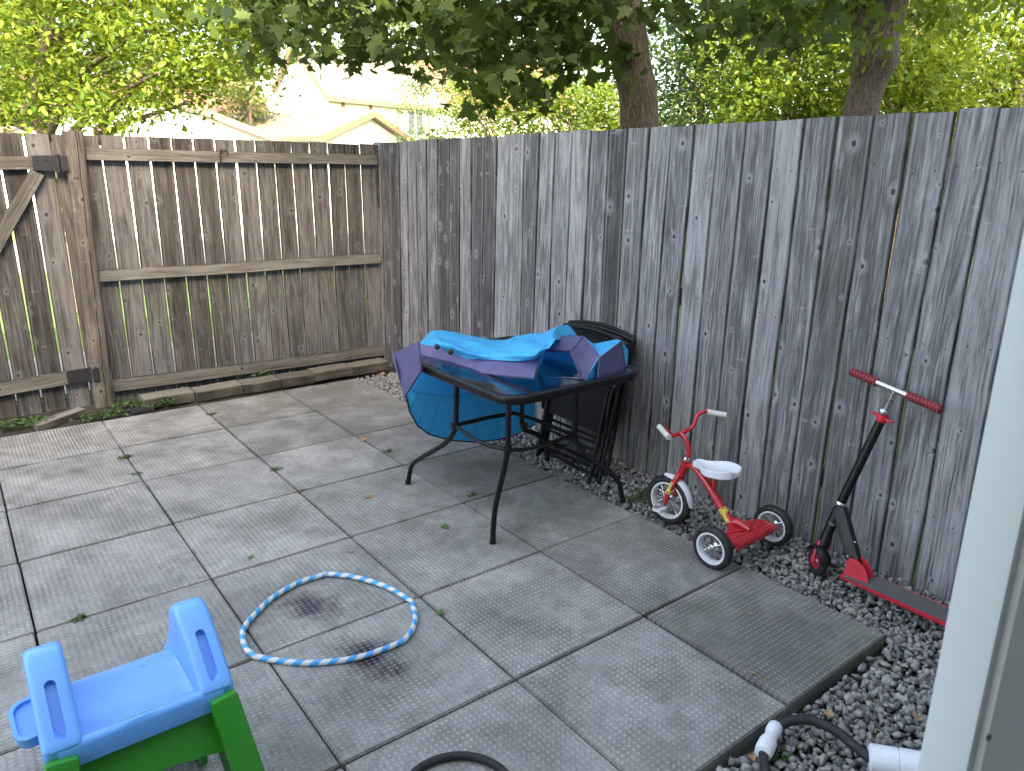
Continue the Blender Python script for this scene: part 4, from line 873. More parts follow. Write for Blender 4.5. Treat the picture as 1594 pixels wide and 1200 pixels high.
# front wheel with red forks and fender
FW = W(1278, 866, 'x', 2.64); fax = Vector((.86, -.50, 0)).normalized()
FW = Vector((2.655, -3.865, .045))
wheel(FW, fax, .060, .030, sc, 5, tyremat='rubber', rimmat='red_plastic', tt=.24)
mb = MB()
for s in (-1, 1):
    mb.tube(bez([HBb + fax * s * .016 + Vector((0, 0, -.02)), HBb.lerp(FW, .5) + fax * s * .026, FW + fax * s * .024 + Vector((0, -.0, .01)), FW + fax * s * .022], 5), .0075, 10, flat=.7)
    mb.lathe([(.012, 0), (.011, .006), (.006, .008)], 12, Matrix.Translation(FW + fax * s * .022) @ (fax * s).to_track_quat('Z', 'Y').to_matrix().to_4x4())
P(mb, 'fork', 'red_plastic', sc, 50)
mb = MB(); mb.tube([HBb + e_ * .008, HBb - e_ * .01, HBb.lerp(FW, .35), HBb.lerp(FW, .5)], [.021, .0215, .0235, .022], 16)
fwd = Vector((0, 0, 1)).cross(fax).normalized(); rows = []
for i in range(15):
    a = R(20 + 150 * i / 14); dv = -fwd * math.cos(a) * -1 + Vector((0, 0, 1)) * math.sin(a)
    rows.append([FW + dv * (.069 - .007 * s * s) + fax * s * .022 for s in (-1, -.5, 0, .5, 1)])
mb.grid(rows, .003); P(mb, 'fender', 'metal_black', sc, 50)
RW = D1 + Vector((0, -.05, .0)); wheel(RW, (1, 0, .1), .050, .024, sc, 5, tyremat='rubber', rimmat='red_plastic')

# ============================================================= HOOP
hp_ = [(509, 893), (551, 898), (601, 913), (640, 935), (646.5, 955), (645, 972), (638.6, 985.5), (626, 999), (596, 1011), (563, 1022), (525, 1029), (475, 1032), (430, 1028), (395, 1021), (382, 1007), (377.6, 986), (385, 970), (400, 953), (425, 930), (463, 908)]
hp3 = [W(u, v, 'z', .011) for u, v in hp_]
n0 = len(hp3); path = []
corner = {0, 3, 7, 13}
for i in range(n0):
    a, b, c_, d_ = hp3[i - 1], hp3[i], hp3[(i + 1) % n0], hp3[(i + 2) % n0]
    if i in corner: a = b * 2 - c_
    if (i + 1) % n0 in corner: d_ = c_ * 2 - b
    for j in range(8):
        t = j / 8; path.append(.5 * ((2 * b) + (c_ - a) * t + (2 * a - 5 * b + 4 * c_ - d_) * t * t + (3 * b - a - 3 * c_ + d_) * t ** 3))
mb = MB(); mb.tube(path, .0105, 12, closed=True)
k = NT('blue_and_silver_striped_hoop'); v = k.attr('wc'); xx, yy, zz = k.sep(v); ang = k.math('ARCTAN2', yy, xx)
st = k.math('SINE', k.math('ADD', k.math('MULTIPLY', zz, 2 * math.pi / .058), ang)); f = k.rng(st, -.06, .06)
k.put(k.b.inputs['Base Color'], k.mix(f, (.03, .33, .68), (.60, .60, .58))); k.b.inputs['Roughness'].default_value = .3; M['hoop'] = k.m
tag(P(mb, 'hula_hoop', 'hoop', None, 60), 'bent blue and silver striped hoop lying on the paving', 'hoop')

# ============================================================= SLIDE
sl_ = thing('toddler_slide', 'light blue and green plastic toddler slide at the near left corner', 'slide', (.125, -3.6, 0))
XL, XR = -.050, .316
def inset(mbname, poly, t, xc, slot=None): pass
side = [(-3.800, .440), (-3.806, .496)] + [(p.x, p.y) for p in bez([(-3.802, .502, 0), (-3.765, .530, 0), (-3.705, .573, 0), (-3.665, .598, 0), (-3.620, .610, 0), (-3.580, .602, 0), (-3.552, .574, 0), (-3.538, .54, 0), (-3.522, .506, 0), (-3.490, .465, 0), (-3.42, .400, 0)], 4)] + [(-3.415, .365), (-3.48, .405), (-3.54, .42), (-3.62, .428), (-3.70, .432)]
Mx = lambda xc: Matrix(((0, 0, 1, xc), (1, 0, 0, 0), (0, 1, 0, 0), (0, 0, 0, 1)))
def rprism(poly, t, M4, rr=.010, nseg=4):
    n_ = len(poly); area_ = sum(poly[i][0] * poly[(i + 1) % n_][1] - poly[(i + 1) % n_][0] * poly[i][1] for i in range(n_)); sg = 1 if area_ > 0 else -1; nrm = []
    for i in range(n_):
        a, b, c = Vector(poly[i - 1]), Vector(poly[i]), Vector(poly[(i + 1) % n_]); d1 = (b - a).normalized(); d2 = (c - b).normalized(); t_ = (d1 + d2).normalized(); m_ = Vector((t_.y, -t_.x)) * sg; nrm.append(m_ / max(.5, abs(m_.dot(Vector((d1.y, -d1.x)) * sg))))
    loops = []
    for q in range(nseg + 1): a = math.pi / 2 * q / nseg; loops.append((-t / 2 + rr * (1 - math.sin(a)), rr * (1 - math.cos(a))))
    loops = [(z, ins) for z, ins in [(-t / 2 + rr * (1 - math.cos(math.pi / 2 * q / nseg)), rr * (1 - math.sin(math.pi / 2 * q / nseg))) for q in range(nseg + 1)]]
    loops = loops + [(-z, ins) for z, ins in loops[::-1]]
    vs = [M4 @ Vector((p[0] - m_.x * ins, p[1] - m_.y * ins, z)) for z, ins in loops for p, m_ in zip(poly, nrm)]
    fs = [(k * n_ + i, k * n_ + (i + 1) % n_, (k + 1) * n_ + (i + 1) % n_, (k + 1) * n_ + i) for k in range(len(loops) - 1) for i in range(n_)] + [tuple(range(n_))[::-1], tuple((len(loops) - 1) * n_ + i for i in range(n_))]
    bm = bmesh.new(); vv = [bm.verts.new(v) for v in vs]
    for f in fs: bm.faces.new([vv[i] for i in f])
    bmesh.ops.recalc_face_normals(bm, faces=bm.faces); mb = MB(); mb.addbm(bm); return mb
def cut(o, cutter):
    md = o.modifiers.new('c', 'BOOLEAN'); md.object = cutter; md.operation = 'DIFFERENCE'; md.solver = 'EXACT'
    dg_ = bpy.context.evaluated_depsgraph_get(); me = bpy.data.meshes.new_from_object(o.evaluated_get(dg_)); o.modifiers.clear(); o.data = me
    bpy.data.objects.remove(cutter)
def capsule(p0, p1, across, w_, depth, nrm):
    """slot cutter: stadium outline between p0 and p1"""
    a = (p1 - p0); L = a.length; z_ = a.normalized(); n_ = Vector(nrm).normalized(); x_ = z_.cross(n_)
    pts_ = []
    for q in range(9): t = R(180 * q / 8); pts_.append((w_ * math.cos(t), L / 2 + w_ * math.sin(t)))
    for q in range(9): t = R(180 + 180 * q / 8); pts_.append((w_ * math.cos(t), -L / 2 + w_ * math.sin(t)))
    m = Matrix.Translation((p0 + p1) / 2) @ Matrix((x_, z_, n_)).transposed().to_4x4()
    mb = MB(); mb.prism(pts_, depth * 2, m); return mb
for xc in (XL + .036, XR - .036):
    mb = rprism(side, .072, Mx(xc), .013)
    o = P(mb, 'handle', 'blue', sl_, 35)
    nrm = Vector((0, -.58, .81)).normalized(); a_, b_ = Vector((xc, -3.780, .519)), Vector((xc, -3.700, .577))
    cu = capsule(a_ + Vector((0, -.004, -.005)), b_, None, .0105, .016, nrm).build('cutter', 'blue_dark', sl_)
    bpy.context.view_layer.update(); cut(o, cu)
    o.data.polygons.foreach_set('use_smooth', [True] * len(o.data.polygons)); o.data.set_sharp_from_angle(angle=R(35))
# chute: dished trough from the front lip over the top and down
mb = MB(); rows = []
prof = [(-3.806, .445), (-3.808, .488), (-3.800, .498), (-3.790, .499), (-3.780, .494), (-3.768, .484), (-3.74, .478), (-3.68, .474), (-3.60, .470), (-3.54, .462), (-3.505, .445), (-3.45, .405), (-3.30, .280), (-3.15, .155), (-3.06, .085), (-3.00, .055), (-2.93, .045), (-2.90, .05)]
for i, (y, z) in enumerate(prof):
    r = []; k_ = min(1, max(0, (i - 2) / 4)); wl = .045 if y < -3.56 else 0
    for a in (-1, -.93, -.86, -.78, -.7, -.55, -.3, 0, .3, .55, .7, .78, .86, .93, 1):
        rise = wl * max(0, (abs(a) - .70) / .30) ** 1.6 * k_; sag = (-.012 if y < -3.5 else 0) * (1 - a * a) * k_
        r.append(((XL + XR) / 2 + a * .158, y, z + rise + sag))
    rows.append(r)
mb.grid(rows, .006); P(mb, 'chute', 'blue', sl_, 60)
# side tray
mb = MB(); pr = rrect(-.034, .030, -.050, .050, .026); m = Matrix.Translation(W(50, 1122, 'y', -3.70)) @ Euler((R(18), R(-8), 0)).to_matrix().to_4x4()
mb.prism(pr, .05, m, .010); o = P(mb, 'side_tray', 'blue', sl_, 40)
mb = MB(); mb.prism(rrect(-.026, .022, -.042, .042, .020), .03, m @ Matrix.Translation((0, 0, .022))); cu = mb.build('cutter', 'blue', sl_); bpy.context.view_layer.update(); cut(o, cu)
# green ladder side
def gp(x, z, dy=0): return Vector((x, -3.800 - (.49 - z) * .36 + dy, z))
mb = MB()
for s, xt, xb in ((-1, XL + .03, XL - .03), (1, XR - .03, XR + .035)):
    a, b = gp(xt, .478), gp(xb, 0); mid_ = a.lerp(b, .5) + Vector((s * .004, 0, 0))
    rows_ = [a, a.lerp(mid_, .5), mid_, mid_.lerp(b, .5), b]
    mb = MB(); bar(mb, a, b, .058, .060, (1, 0, 0), .012); P(mb, 'ladder_rail', 'green', sl_, 45)
mb = MB(); rows = [[gp(XL + .04 + (XR - XL - .08) * j / 10, .478 - .135 * i / 5, .034) - Vector((0, 0, .020 * math.sin(math.pi * j / 10) * -(i / 5))) for j in range(11)] for i in range(6)]
mb.grid(rows, -.02); P(mb, 'riser', 'green', sl_, 50)
for z0, nm in ((.235, 'step'), (.03, 'step')):
    mb = MB(); c_ = gp((XL + XR) / 2, z0, .045); mb.box((XL - .01, c_.y - .05, z0 - .02), (XR + .01, c_.y + .055, z0), ch=.008); P(mb, nm, 'green', sl_, 45)
mb = MB(); mb.box((XL, gp(0, .1).y + .08, .0), (XR, gp(0, .1).y + .10, .215), ch=.004); P(mb, 'riser', 'green', sl_, 45)
for xc in (XL + .012, XR - .012):
    mb = MB(); mb.prism([(-3.80, .44), (-3.50, .40), (-3.36, .30), (-3.38, 0), (-3.44, 0), (-3.50, .20), (-3.60, .24), (-3.72, .18), (-3.80, 0), (-3.86, 0)], .018, Mx(xc), .004); P(mb, 'side_panel', 'green', sl_, 40)

# ============================================================= WHITE FRAME, HOUSE BEHIND
xf = .552; ya, yb = -5.079, -5.115
fm = thing('door_frame', 'white painted door frame upright close to the camera at the right edge', 'door frame', (.6, -5.1, 0))
mb = MB(); mb.box((xf, yb, -.04), (xf + .44, ya, 2.08), ch=.003); P(mb, 'jamb', 'frame_white', fm, 40)
mb = MB(); mb.box((xf + .012, yb - .006, -.03), (xf + .44, yb + .001, 2.07), ch=.001); P(mb, 'inner_face', 'frame_grey', fm, 40)
mb = MB(); mb.box((-1.9, yb, 2.0805), (xf + .26, ya, 2.20), ch=.003); mb.box((-1.9, yb, -.04), (-1.66, ya, 2.08), ch=.003)
mb.box((-1.9, -5.61, 2.083), (-1.86, yb - .002, 2.197)); mb.box((xf + .22, -5.61, 2.083), (xf + .259, yb - .002, 2.197)); P(mb, 'header', 'frame_white', fm, 40)
for u, v in ((1537, 1147),):
    mb = MB(); q = W(u, v, 'y', yb - .006); mb.lathe([(.003, 0), (.0028, .002), (.001, .0025)], 8, Matrix.Translation(q) @ Matrix.Rotation(R(90), 4, 'X'))
    P(mb, 'screw', 'strap_black', fm, 40)

hs = thing('row_house', 'unseen row house behind the patio, heights and white siding chosen for shade and bounce', 'house', (0, -9, 0))
mb = MB()
for (a, b) in (((-14, -12, -.1), (-1.3, -5.65, 5.5)), ((.9, -12, -.1), (9, -5.65, 6.3)), ((-1.3, -12, 2.25), (.9, -5.65, 5.5)), ((-1.3, -12, -.1), (.9, -8.5, 2.25))): mb.box(a, b)
P(mb, 'wall', 'siding', hs, None)  # unseen walls: stepped heights set for shade, pale siding for bounce onto the patio
mb = MB(); mb.box((-14.3, -12.4, 5.502), (.88, -5.3, 5.66)); mb.box((.885, -12.4, 6.302), (9.3, -5.3, 6.46)); P(mb, 'roof', 'shingle_tan', hs, None)

# ============================================================= HOSE
def hose(path, label, r=.015):
    mb = MB(); mb.tube(bez(path, 10), r, 14); return tag(P(mb, 'hose', 'rubber', None, 60), label, 'hose')
ht = thing('hose', 'black hose with white coupling and white end cap on the gravel', 'hose', (1.75, -4.4, 0))
pA = [W(1212, 1130, 'z', .02), W(1232, 1122, 'z', .03), W(1262, 1121, 'z', .035), W(1300, 1137, 'z', .03), W(1335, 1165, 'z', .02), W(1368, 1190, 'z', .015)]
mb = MB(); mb.tube(bez(pA, 8), .0145, 14); mb.tube(bez([W(1188, 1170, 'z', .015), W(1190, 1190, 'z', .01), W(1198, 1215, 'z', .005), W(1215, 1260, 'z', .0)], 6), .0135, 14); P(mb, 'hose_tube', 'rubber', ht, 60)
a, b = W(1208, 1129, 'z', .02), W(1187, 1174, 'z', .015); mb = MB(); q_ = lambda s: a.lerp(b, s)
mb.tube([q_(0), q_(.04), q_(.25), q_(.33), q_(.45), q_(.6), q_(.85), q_(.97), q_(1)], [.016, .021, .022, .0185, .019, .025, .026, .024, .016], 18); P(mb, 'coupling', 'white', ht, 50)
a, b = W(1352, 1178, 'z', .02), W(1450, 1196, 'z', .03); q_ = lambda s: a.lerp(b, s); mb = MB()
mb.tube([q_(0), q_(.03), q_(.46), q_(.47), q_(.50), q_(.51), q_(1.0), q_(1.3)], [.030, .037, .038, .035, .035, .039, .040, .040], 28); P(mb, 'end_cap', 'white', ht, 50)
cc = W(712, 1246, 'z', .012); pth = [cc + Vector((.155 * math.cos(t), .155 * math.sin(t), .0)) for t in np.linspace(R(-60), R(260), 40)]
mb = MB(); mb.tube(pth, .0115, 14); tag(P(mb, 'hose', 'rubber', None, 60), 'curled loop of black hose on the paving at the bottom edge', 'hose')

# ============================================================= SMALL THINGS ON THE GROUND
def leaf_outline(kind):
    if kind == 'maple':
        h = [(0, -.42), (.06, -.30), (.26, -.40), (.22, -.24), (.52, -.16), (.38, -.02), (.46, .20), (.22, .13), (.17, .34), (0, .62)]
        return h + [(-x, y) for x, y in h[-2:0:-1]]
    return [(0, -.5), (.17, -.25), (.21, .05), (.12, .32), (0, .5), (-.12, .32), (-.21, .05), (-.17, -.25)]
def litter(u, v, size, kind, mat, label, z=.004, ang=0, curl=.25, name='fallen_leaf', cat='leaf'):
    c_ = W(u, v, 'z', z); mb = MB(); ol = leaf_outline(kind); bm = bmesh.new()
    mid_ = bm.verts.new((0, 0, .02)); vs = [bm.verts.new((x, y, curl * (x * x * 1.2 + y * y * .5) + random.uniform(0, .05))) for x, y in ol]
    for i in range(len(vs)): bm.faces.new((mid_, vs[i], vs[(i + 1) % len(vs)]))
    m = Matrix.Translation(c_) @ Euler((random.uniform(-.2, .2), random.uniform(-.2, .2), R(ang))).to_matrix().to_4x4() @ Matrix.Scale(size, 4)
    mb.addbm(bm, 0, m); mb.tube([m @ Vector((0, -.4, .02)), m @ Vector((.03, -.7, .03)), m @ Vector((.1, -.95, .02))], size * .012, 5)
    return tag(P(mb, name, mat, None, 30), label, cat, 'fallen leaves on the paving')
litter(693, 820, .045, 'maple', 'leafgreen', 'green maple leaf lying on the paving near the table leg', ang=70)
litter(686, 953, .038, 'maple', 'leafgreen', 'dark green curled leaf on the joint right of the hoop', ang=200, curl=.7)
litter(469, 762, .05, 'oval', 'leaftan', 'tan dry leaf where four slabs meet', ang=60, curl=.5)
litter(574, 773, .07, 'oval', 'leaftan', 'thin tan winged seed left of the table', ang=95, curl=.15)
litter(545, 858, .035, 'oval', 'leaftan', 'small reddish dry leaf behind the hoop', ang=30, curl=.6)
litter(390, 867, .04, 'oval', 'leafgreen', 'withered dark leaf scrap on the slab left of the hoop', ang=120, curl=.6)
litter(1171, 1047, .022, 'oval', 'leaftan', 'tiny yellowish leaf on the dark corner slab', ang=20, curl=.6)
litter(565, 684, .05, 'maple', 'leaftan', 'pale leaf on the joint in the middle of the patio', ang=150, curl=.4)
litter(1290, 1113, .034, 'maple', 'leaftan', 'crumpled tan leaf on the gravel above the hose', z=-.01, ang=20, curl=1.0)
litter(1428, 1118, .034, 'maple', 'leaftan', 'brown curled leaf on the gravel beside the white frame', z=-.01, ang=80, curl=1.0)
litter(1172, 1180, .034, 'maple', 'leaftan', 'tan leaf on the gravel left of the hose coupling', z=-.01, ang=140, curl=1.0)
litter(1168, 1035 - 80, .001 + .02, 'oval', 'leaftan', 'tiny pale leaf scrap on the slab below the tricycle', ang=20, curl=.6)
litter(508, 598, .06, 'oval', 'leaftan', 'tan leaf beside the raised edging block', ang=100, curl=.4)
litter(580, 578, .06, 'maple', 'leaftan', 'brown leaf in the gravel of the fence corner', z=-.01, ang=10, curl=.8)
litter(596, 583, .05, 'maple', 'leaftan', 'russet leaf in the fence corner beside the last edging block', z=-.01, ang=70, curl=.8)

def weed(u, v, rad, n, hgt, label, z=0, ls=.03, spread=1.6):
    c_ = W(u, v, 'z', z); mb = MB()
    for i in range(n):
        a = random.uniform(0, 6.28); r = rad * math.sqrt(random.random()); bx, by = c_.x + r * math.cos(a) * spread, c_.y + r * math.sin(a) * .7; h_ = hgt * random.uniform(.3, 1) * (1 - .5 * r / rad)
        lx, ly = bx + random.uniform(-1, 1) * hgt * .6, by + random.uniform(-1, 1) * hgt * .6
        mb.tube([(bx, by, z - .01), ((bx + lx) / 2, (by + ly) / 2, z + h_ * .7), (lx, ly, z + h_)], .0008, 4, cap=False)
        for q in range(4):
            s = ls * random.uniform(.5, 1.2); m = Matrix.Translation((lx + random.uniform(-1, 1) * .015, ly + random.uniform(-1, 1) * .015, z + h_ * random.uniform(.6, 1.1))) @ Euler((random.uniform(-.9, .9), random.uniform(-.9, .9), random.uniform(0, 6.28))).to_matrix().to_4x4() @ Matrix.Scale(s, 4)
            mb.add([m @ Vector((x, y, abs(x) * .5)) for x, y in leaf_outline('oval')], [tuple(range(8))], None, random.random())
    return tag(P(mb, 'weed', 'weed', None, None), label, 'weed', 'weeds along the back fence')
weed(160, 650, .10, 60, .05, 'dense green weeds at the foot of the thick post')
weed(205, 632, .08, 50, .06, 'leafy weed patch behind the black rag')
weed(250, 632, .05, 34, .06, 'rounded green weed tuft right of the black rag')
weed(15, 664, .12, 60, .05, 'weed mat below the gate at the left edge')
weed(60, 660, .08, 34, .04, 'low sparse weeds left of the slanted block')
weed(285, 610, .05, 22, .04, 'small reddish green weed behind the second edging block', z=.03)
weed(402, 584, .04, 24, .05, 'bright weed growing through the foot of the back fence', z=.03)
weed(195, 712, .022, 16, .02, 'tiny weed in a joint on the left slabs', ls=.018)
weed(214, 738, .018, 10, .015, 'tinier weed at a joint corner on the left', ls=.014)
weed(430, 731, .016, 10, .015, 'small weed in a joint in the middle of the patio', ls=.018)
weed(603, 703, .016, 11, .015, 'small weed in the joint left of the table foot', ls=.018)
weed(331, 645, .02, 12, .02, 'little weed on the joint near the edging blocks', ls=.018)
weed(123, 964, .016, 4, .02, 'fresh green sprig lying on a joint left of the hoop', ls=.028)
weed(735, 771, .018, 12, .015, 'tiny moss-like weed on the joint under the table', ls=.013)
weed(993, 775, .05, 30, .035, 'pale weed on the gravel left of the tricycle wheel', z=-.01, ls=.025)
weed(1208, 1178, .028, 26, .03, 'moss tuft on the gravel under the hose coupling', z=-.03, ls=.018)
c_ = W(214, 643, 'z', .0); bm = bmesh.new(); bmesh.ops.create_icosphere(bm, subdivisions=4, radius=1)
for v in bm.verts:
    q = v.co; r = 1 + .22 * math.sin(7 * q.x + 3 * q.y) + .18 * math.sin(11 * q.y - 5 * q.z + 2) + .10 * math.sin(23 * q.x + 9 * q.z); v.co = Vector((c_.x + q.x * .085 * r, c_.y + q.y * .045 * r, .012 + q.z * .022 * r))
mb = MB(); mb.addbm(bm); tag(P(mb, 'rag', 'cloth', None, 80), 'crumpled black rag among the weeds near the gate post', 'rag')

# ============================================================= HOUSES BEYOND
def gable_house(label, c0, along, Lx, wd, eave, ridge, roofmat, chim=False, wins=(), strips=(), ov=.25, base=-.1):
    """c0: near bottom corner; along: long-wall direction; the gable end runs from c0 at right angles"""
    t = thing('house', label, 'house', (c0[0], c0[1], 0), 'houses beyond the back fence')
    a = Vector((along[0], along[1], 0)).normalized(); b = Vector((-a.y, a.x, 0)); c0 = Vector((c0[0], c0[1], 0))
    def T(x, y, z): return c0 + a * x + b * y + Vector((0, 0, z))
    mb = MB(); v = [T(0, 0, base), T(Lx, 0, base), T(Lx, wd, base), T(0, wd, base), T(0, 0, eave), T(Lx, 0, eave), T(Lx, wd, eave), T(0, wd, eave), T(0, wd / 2, ridge), T(Lx, wd / 2, ridge)]
    mb.add(v, [(0, 1, 5, 4), (2, 3, 7, 6), (0, 4, 8, 7, 3), (1, 2, 6, 9, 5), (0, 3, 2, 1)]); P(mb, 'wall', 'siding', t, None)
    sl = (ridge - eave) / (wd / 2); mb = MB(); ft = .12
    for s in (0, 1):
        y0_, y1_ = (-ov, wd / 2) if s == 0 else (wd + ov, wd / 2); z0_ = eave - sl * ov
        pts_ = [T(-ov, y0_, z0_), T(Lx + ov, y0_, z0_), T(Lx + ov, y1_, ridge), T(-ov, y1_, ridge)]
        vs = [p + Vector((0, 0, .02)) for p in pts_] + [p + Vector((0, 0, .02 + ft)) for p in pts_]
        Lr = math.hypot(wd / 2 + ov, ridge - z0_); w4 = [(0, 0, 0), (Lx, 0, 0), (Lx, Lr, 0), (0, Lr, 0)]
        mb.add(vs, [(0, 1, 2, 3), (7, 6, 5, 4), (0, 4, 5, 1), (1, 5, 6, 2), (2, 6, 7, 3), (3, 7, 4, 0)], w4 + w4)
    rf = P(mb, 'roof', roofmat, t, None)
    mb = MB()
    for y0_, y1_ in ((-ov, wd / 2), (wd + ov, wd / 2)):
        z0_ = eave - sl * ov; p0, p1 = T(-ov - .03, y0_, z0_), T(-ov - .03, y1_, ridge); mb.add([p0 + Vector((0, 0, -.02)), p1 + Vector((0, 0, -.02)), p1 + Vector((0, 0, .15)), p0 + Vector((0, 0, .15))] + [q + a * .03 for q in (p0 + Vector((0, 0, -.02)), p1 + Vector((0, 0, -.02)), p1 + Vector((0, 0, .15)), p0 + Vector((0, 0, .15)))], [(0, 1, 2, 3), (7, 6, 5, 4), (0, 4, 5, 1), (1, 5, 6, 2), (2, 6, 7, 3), (3, 7, 4, 0)])
    e0 = T(-ov, -ov - .03, eave - sl * ov - .03); mb.add([e0, e0 + a * (Lx + 2 * ov), e0 + a * (Lx + 2 * ov) + Vector((0, 0, .18)), e0 + Vector((0, 0, .18))] + [q + b * .03 for q in (e0, e0 + a * (Lx + 2 * ov), e0 + a * (Lx + 2 * ov) + Vector((0, 0, .18)), e0 + Vector((0, 0, .18)))], [(0, 1, 2, 3), (7, 6, 5, 4), (0, 4, 5, 1), (1, 5, 6, 2), (2, 6, 7, 3), (3, 7, 4, 0)])
    P(mb, 'fascia', 'fascia', t, None)
    if chim:
        mb = MB(); y_ = wd + .02; 
        def cb(x0, x1, yy0, yy1, z0, z1): 
            vs = [T(x, y, z) for z in (z0, z1) for x, y in ((x0, yy0), (x1, yy0), (x1, yy1), (x0, yy1))]; mb.add(vs, [(0, 3, 2, 1), (4, 5, 6, 7), (0, 1, 5, 4), (1, 2, 6, 5), (2, 3, 7, 6), (3, 0, 4, 7)])
        cb(-.45, -.02, chim[0], chim[0] + chim[1], base, chim[2]); cb(-.50, .03, chim[0] - .05, chim[0] + chim[1] + .05, chim[2] + .001, chim[2] + .12); cb(-.32, -.15, chim[0] + .2, chim[0] + .4, chim[2] + .121, chim[2] + .4)
        P(mb, 'chimney', 'siding', t, None)
    for (x, z, w_, h_) in wins:
        fr_ = MB()
        for (xx0, xx1, zz0, zz1) in ((x - .06, x, z - .06, z + h_ + .06), (x + w_, x + w_ + .06, z - .06, z + h_ + .06), (x, x + w_, z - .06, z), (x, x + w_, z + h_, z + h_ + .06), (x + w_ / 2 - .02, x + w_ / 2 + .02, z, z + h_)):
            vs = [T(q, yy, r) for r in (zz0, zz1) for q, yy in ((xx0, -.05), (xx1, -.05), (xx1, -.002), (xx0, -.002))]; fr_.add(vs, [(0, 3, 2, 1), (4, 5, 6, 7), (0, 1, 5, 4), (1, 2, 6, 5), (2, 3, 7, 6), (3, 0, 4, 7)])
        wo = P(fr_, 'window', 'frame_white', t, None); gl = MB(); gl.add([T(x, -.01, z), T(x + w_, -.01, z), T(x + w_, -.01, z + h_), T(x, -.01, z + h_)], [(0, 1, 2, 3)]); P(gl, 'pane', 'window', wo, None)
    if strips:
        for x in strips:
            mb = MB(); vs = [T(q, yy, r) for r in (eave - 1.3, eave - .15) for q, yy in ((x, -.03), (x + .16, -.03), (x + .16, -.002), (x, -.002))]; mb.add(vs, [(0, 3, 2, 1), (4, 5, 6, 7), (0, 1, 5, 4), (1, 2, 6, 5), (2, 3, 7, 6), (3, 0, 4, 7)])
            P(mb, 'trim_board', 'fascia', t, None)
    return t
c2 = W(511, 149, 'd', 31)
gable_house('two-storey white house with tan shingle roof and a chimney', (c2.x, c2.y), (5.8, 1.45), 6.2, 3.5, 4.45, 6.15, 'shingle_tan', chim=(3.30, .75, 5.55), wins=((4.1, 3.15, .9, .95),), strips=(.6, 2.0, 3.5, 5.3))
c3 = W(704, 166, 'd', 38)
gable_house('white house with red-brown roof at the right behind the maple', (c3.x - 1.3, c3.y + .3), (3, -1.6), 7, 6.0, 4.6, 6.9, 'shingle_red')
c4 = W(522, 183, 'd', 25); 
gable_house('low white garage with tan fascia before the chimney house', (c4.x + 2.1, c4.y - .9), (-.55, 1), 6, 4.6, 2.42, 3.15, 'shingle_tan')
c5 = W(218, 160, 'd', 21); rt_ = Vector((c5.y + 5.28, -(c5.x + .048), 0)).normalized()
q5 = Vector((c5.x, c5.y, 0)) + rt_ * 2.9
gable_house('low white gabled building at the left beyond the fence', (q5.x, q5.y), (-rt_.y, rt_.x), 5, 5.8, 2.38, 3.42, 'shingle_tan')
c6 = W(358, 190, 'd', 34)
gable_house('distant house with a red-brown roof behind the low white building', (c6.x, c6.y), (-1, .12), 9, 7, 2.9, 4.5, 'shingle_red')

# ============================================================= TREES
def leaves(name, centers, size, kind, mat, parent, droop=.4, flatz=.5):
    n = len(centers); s = size * rng.uniform(.65, 1.25, n)
    if kind == 'maple': ol = np.array([(x, y, .10 * abs(x)) for x, y in leaf_outline('maple')]); F = np.arange(len(ol))[None]
    else: ol = np.array([(0, -.5, 0), (.2, -.2, .05), (.22, .12, .05), (0, .5, 0), (-.22, .12, .05), (-.2, -.2, .05)]); F = np.array([[0, 1, 2, 3], [3, 4, 5, 0]])
    # local frame: tip direction drooping outward, normal roughly up
    az = rng.uniform(0, 2 * np.pi, n); dp = rng.normal(-droop, .45, n)
    tip = np.stack([np.cos(az) * np.cos(dp), np.sin(az) * np.cos(dp), np.sin(dp)], 1)
    nr = rng.normal(size=(n, 3)) * .55 + np.array([0, 0, 1.0]); nr -= tip * (nr * tip).sum(1)[:, None]; nr /= np.linalg.norm(nr, axis=1)[:, None] + 1e-9
    sd = np.cross(tip, nr); B = np.stack([sd, tip, nr], 1)        # n,3(axes),3
    v = np.einsum('kc,ncd->nkd', ol, B) * s[:, None, None] + centers[:, None, :]
    k_ = len(ol); F2 = (F[None] + (np.arange(n) * k_)[:, None, None]).reshape(-1, F.shape[1])
    return rawmesh(name, v.reshape(-1, 3), F2, np.repeat(rng.uniform(0, 1, n), k_), mat, parent)
def clumps(lobes, per=26, spread=.16):
    """lobes: (center, (rx,ry,rz), leaves) -> leaf positions grouped in sprays, denser on the outside"""
    out = []
    for c_, rr_, n in lobes:
        m = max(1, n // per); d = rng.normal(size=(m, 3)); d /= np.linalg.norm(d, axis=1)[:, None]; r = rng.uniform(.25, 1, m) ** .45
        cc = np.array(c_)[None] + d * r[:, None] * np.array(rr_)[None]
        q = np.repeat(cc, per, 0); q = q + rng.normal(size=q.shape) * np.array([spread, spread, spread * .55]); out.append(q)
    return np.concatenate(out)
def limb(mb, pts_, r0, r1, rnd=.3, seg=10):
    p = bez(pts_, 6); mb.tube(p, [r0 + (r1 - r0) * i / (len(p) - 1) for i in range(len(p))], seg, rnd=rnd)
def LB(u, v, D, r, n, rz=None): c_ = W(u, v, 'd', D); return ((c_.x, c_.y, c_.z), (r, r, rz or r * .7), n)
M['maple'] = leafmat('maple_leaf', (.030, .058, .014), (.078, .120, .026), .36)
M['leafA'] = leafmat('bright_leaf', (.042, .100, .012), (.178, .232, .030), .44)
M['leafB'] = leafmat('olive_leaf', (.06, .095, .03), (.15, .18, .065), .3)
M['leafC'] = leafmat('blue_green_leaf', (.03, .085, .035), (.10, .17, .05), .35)

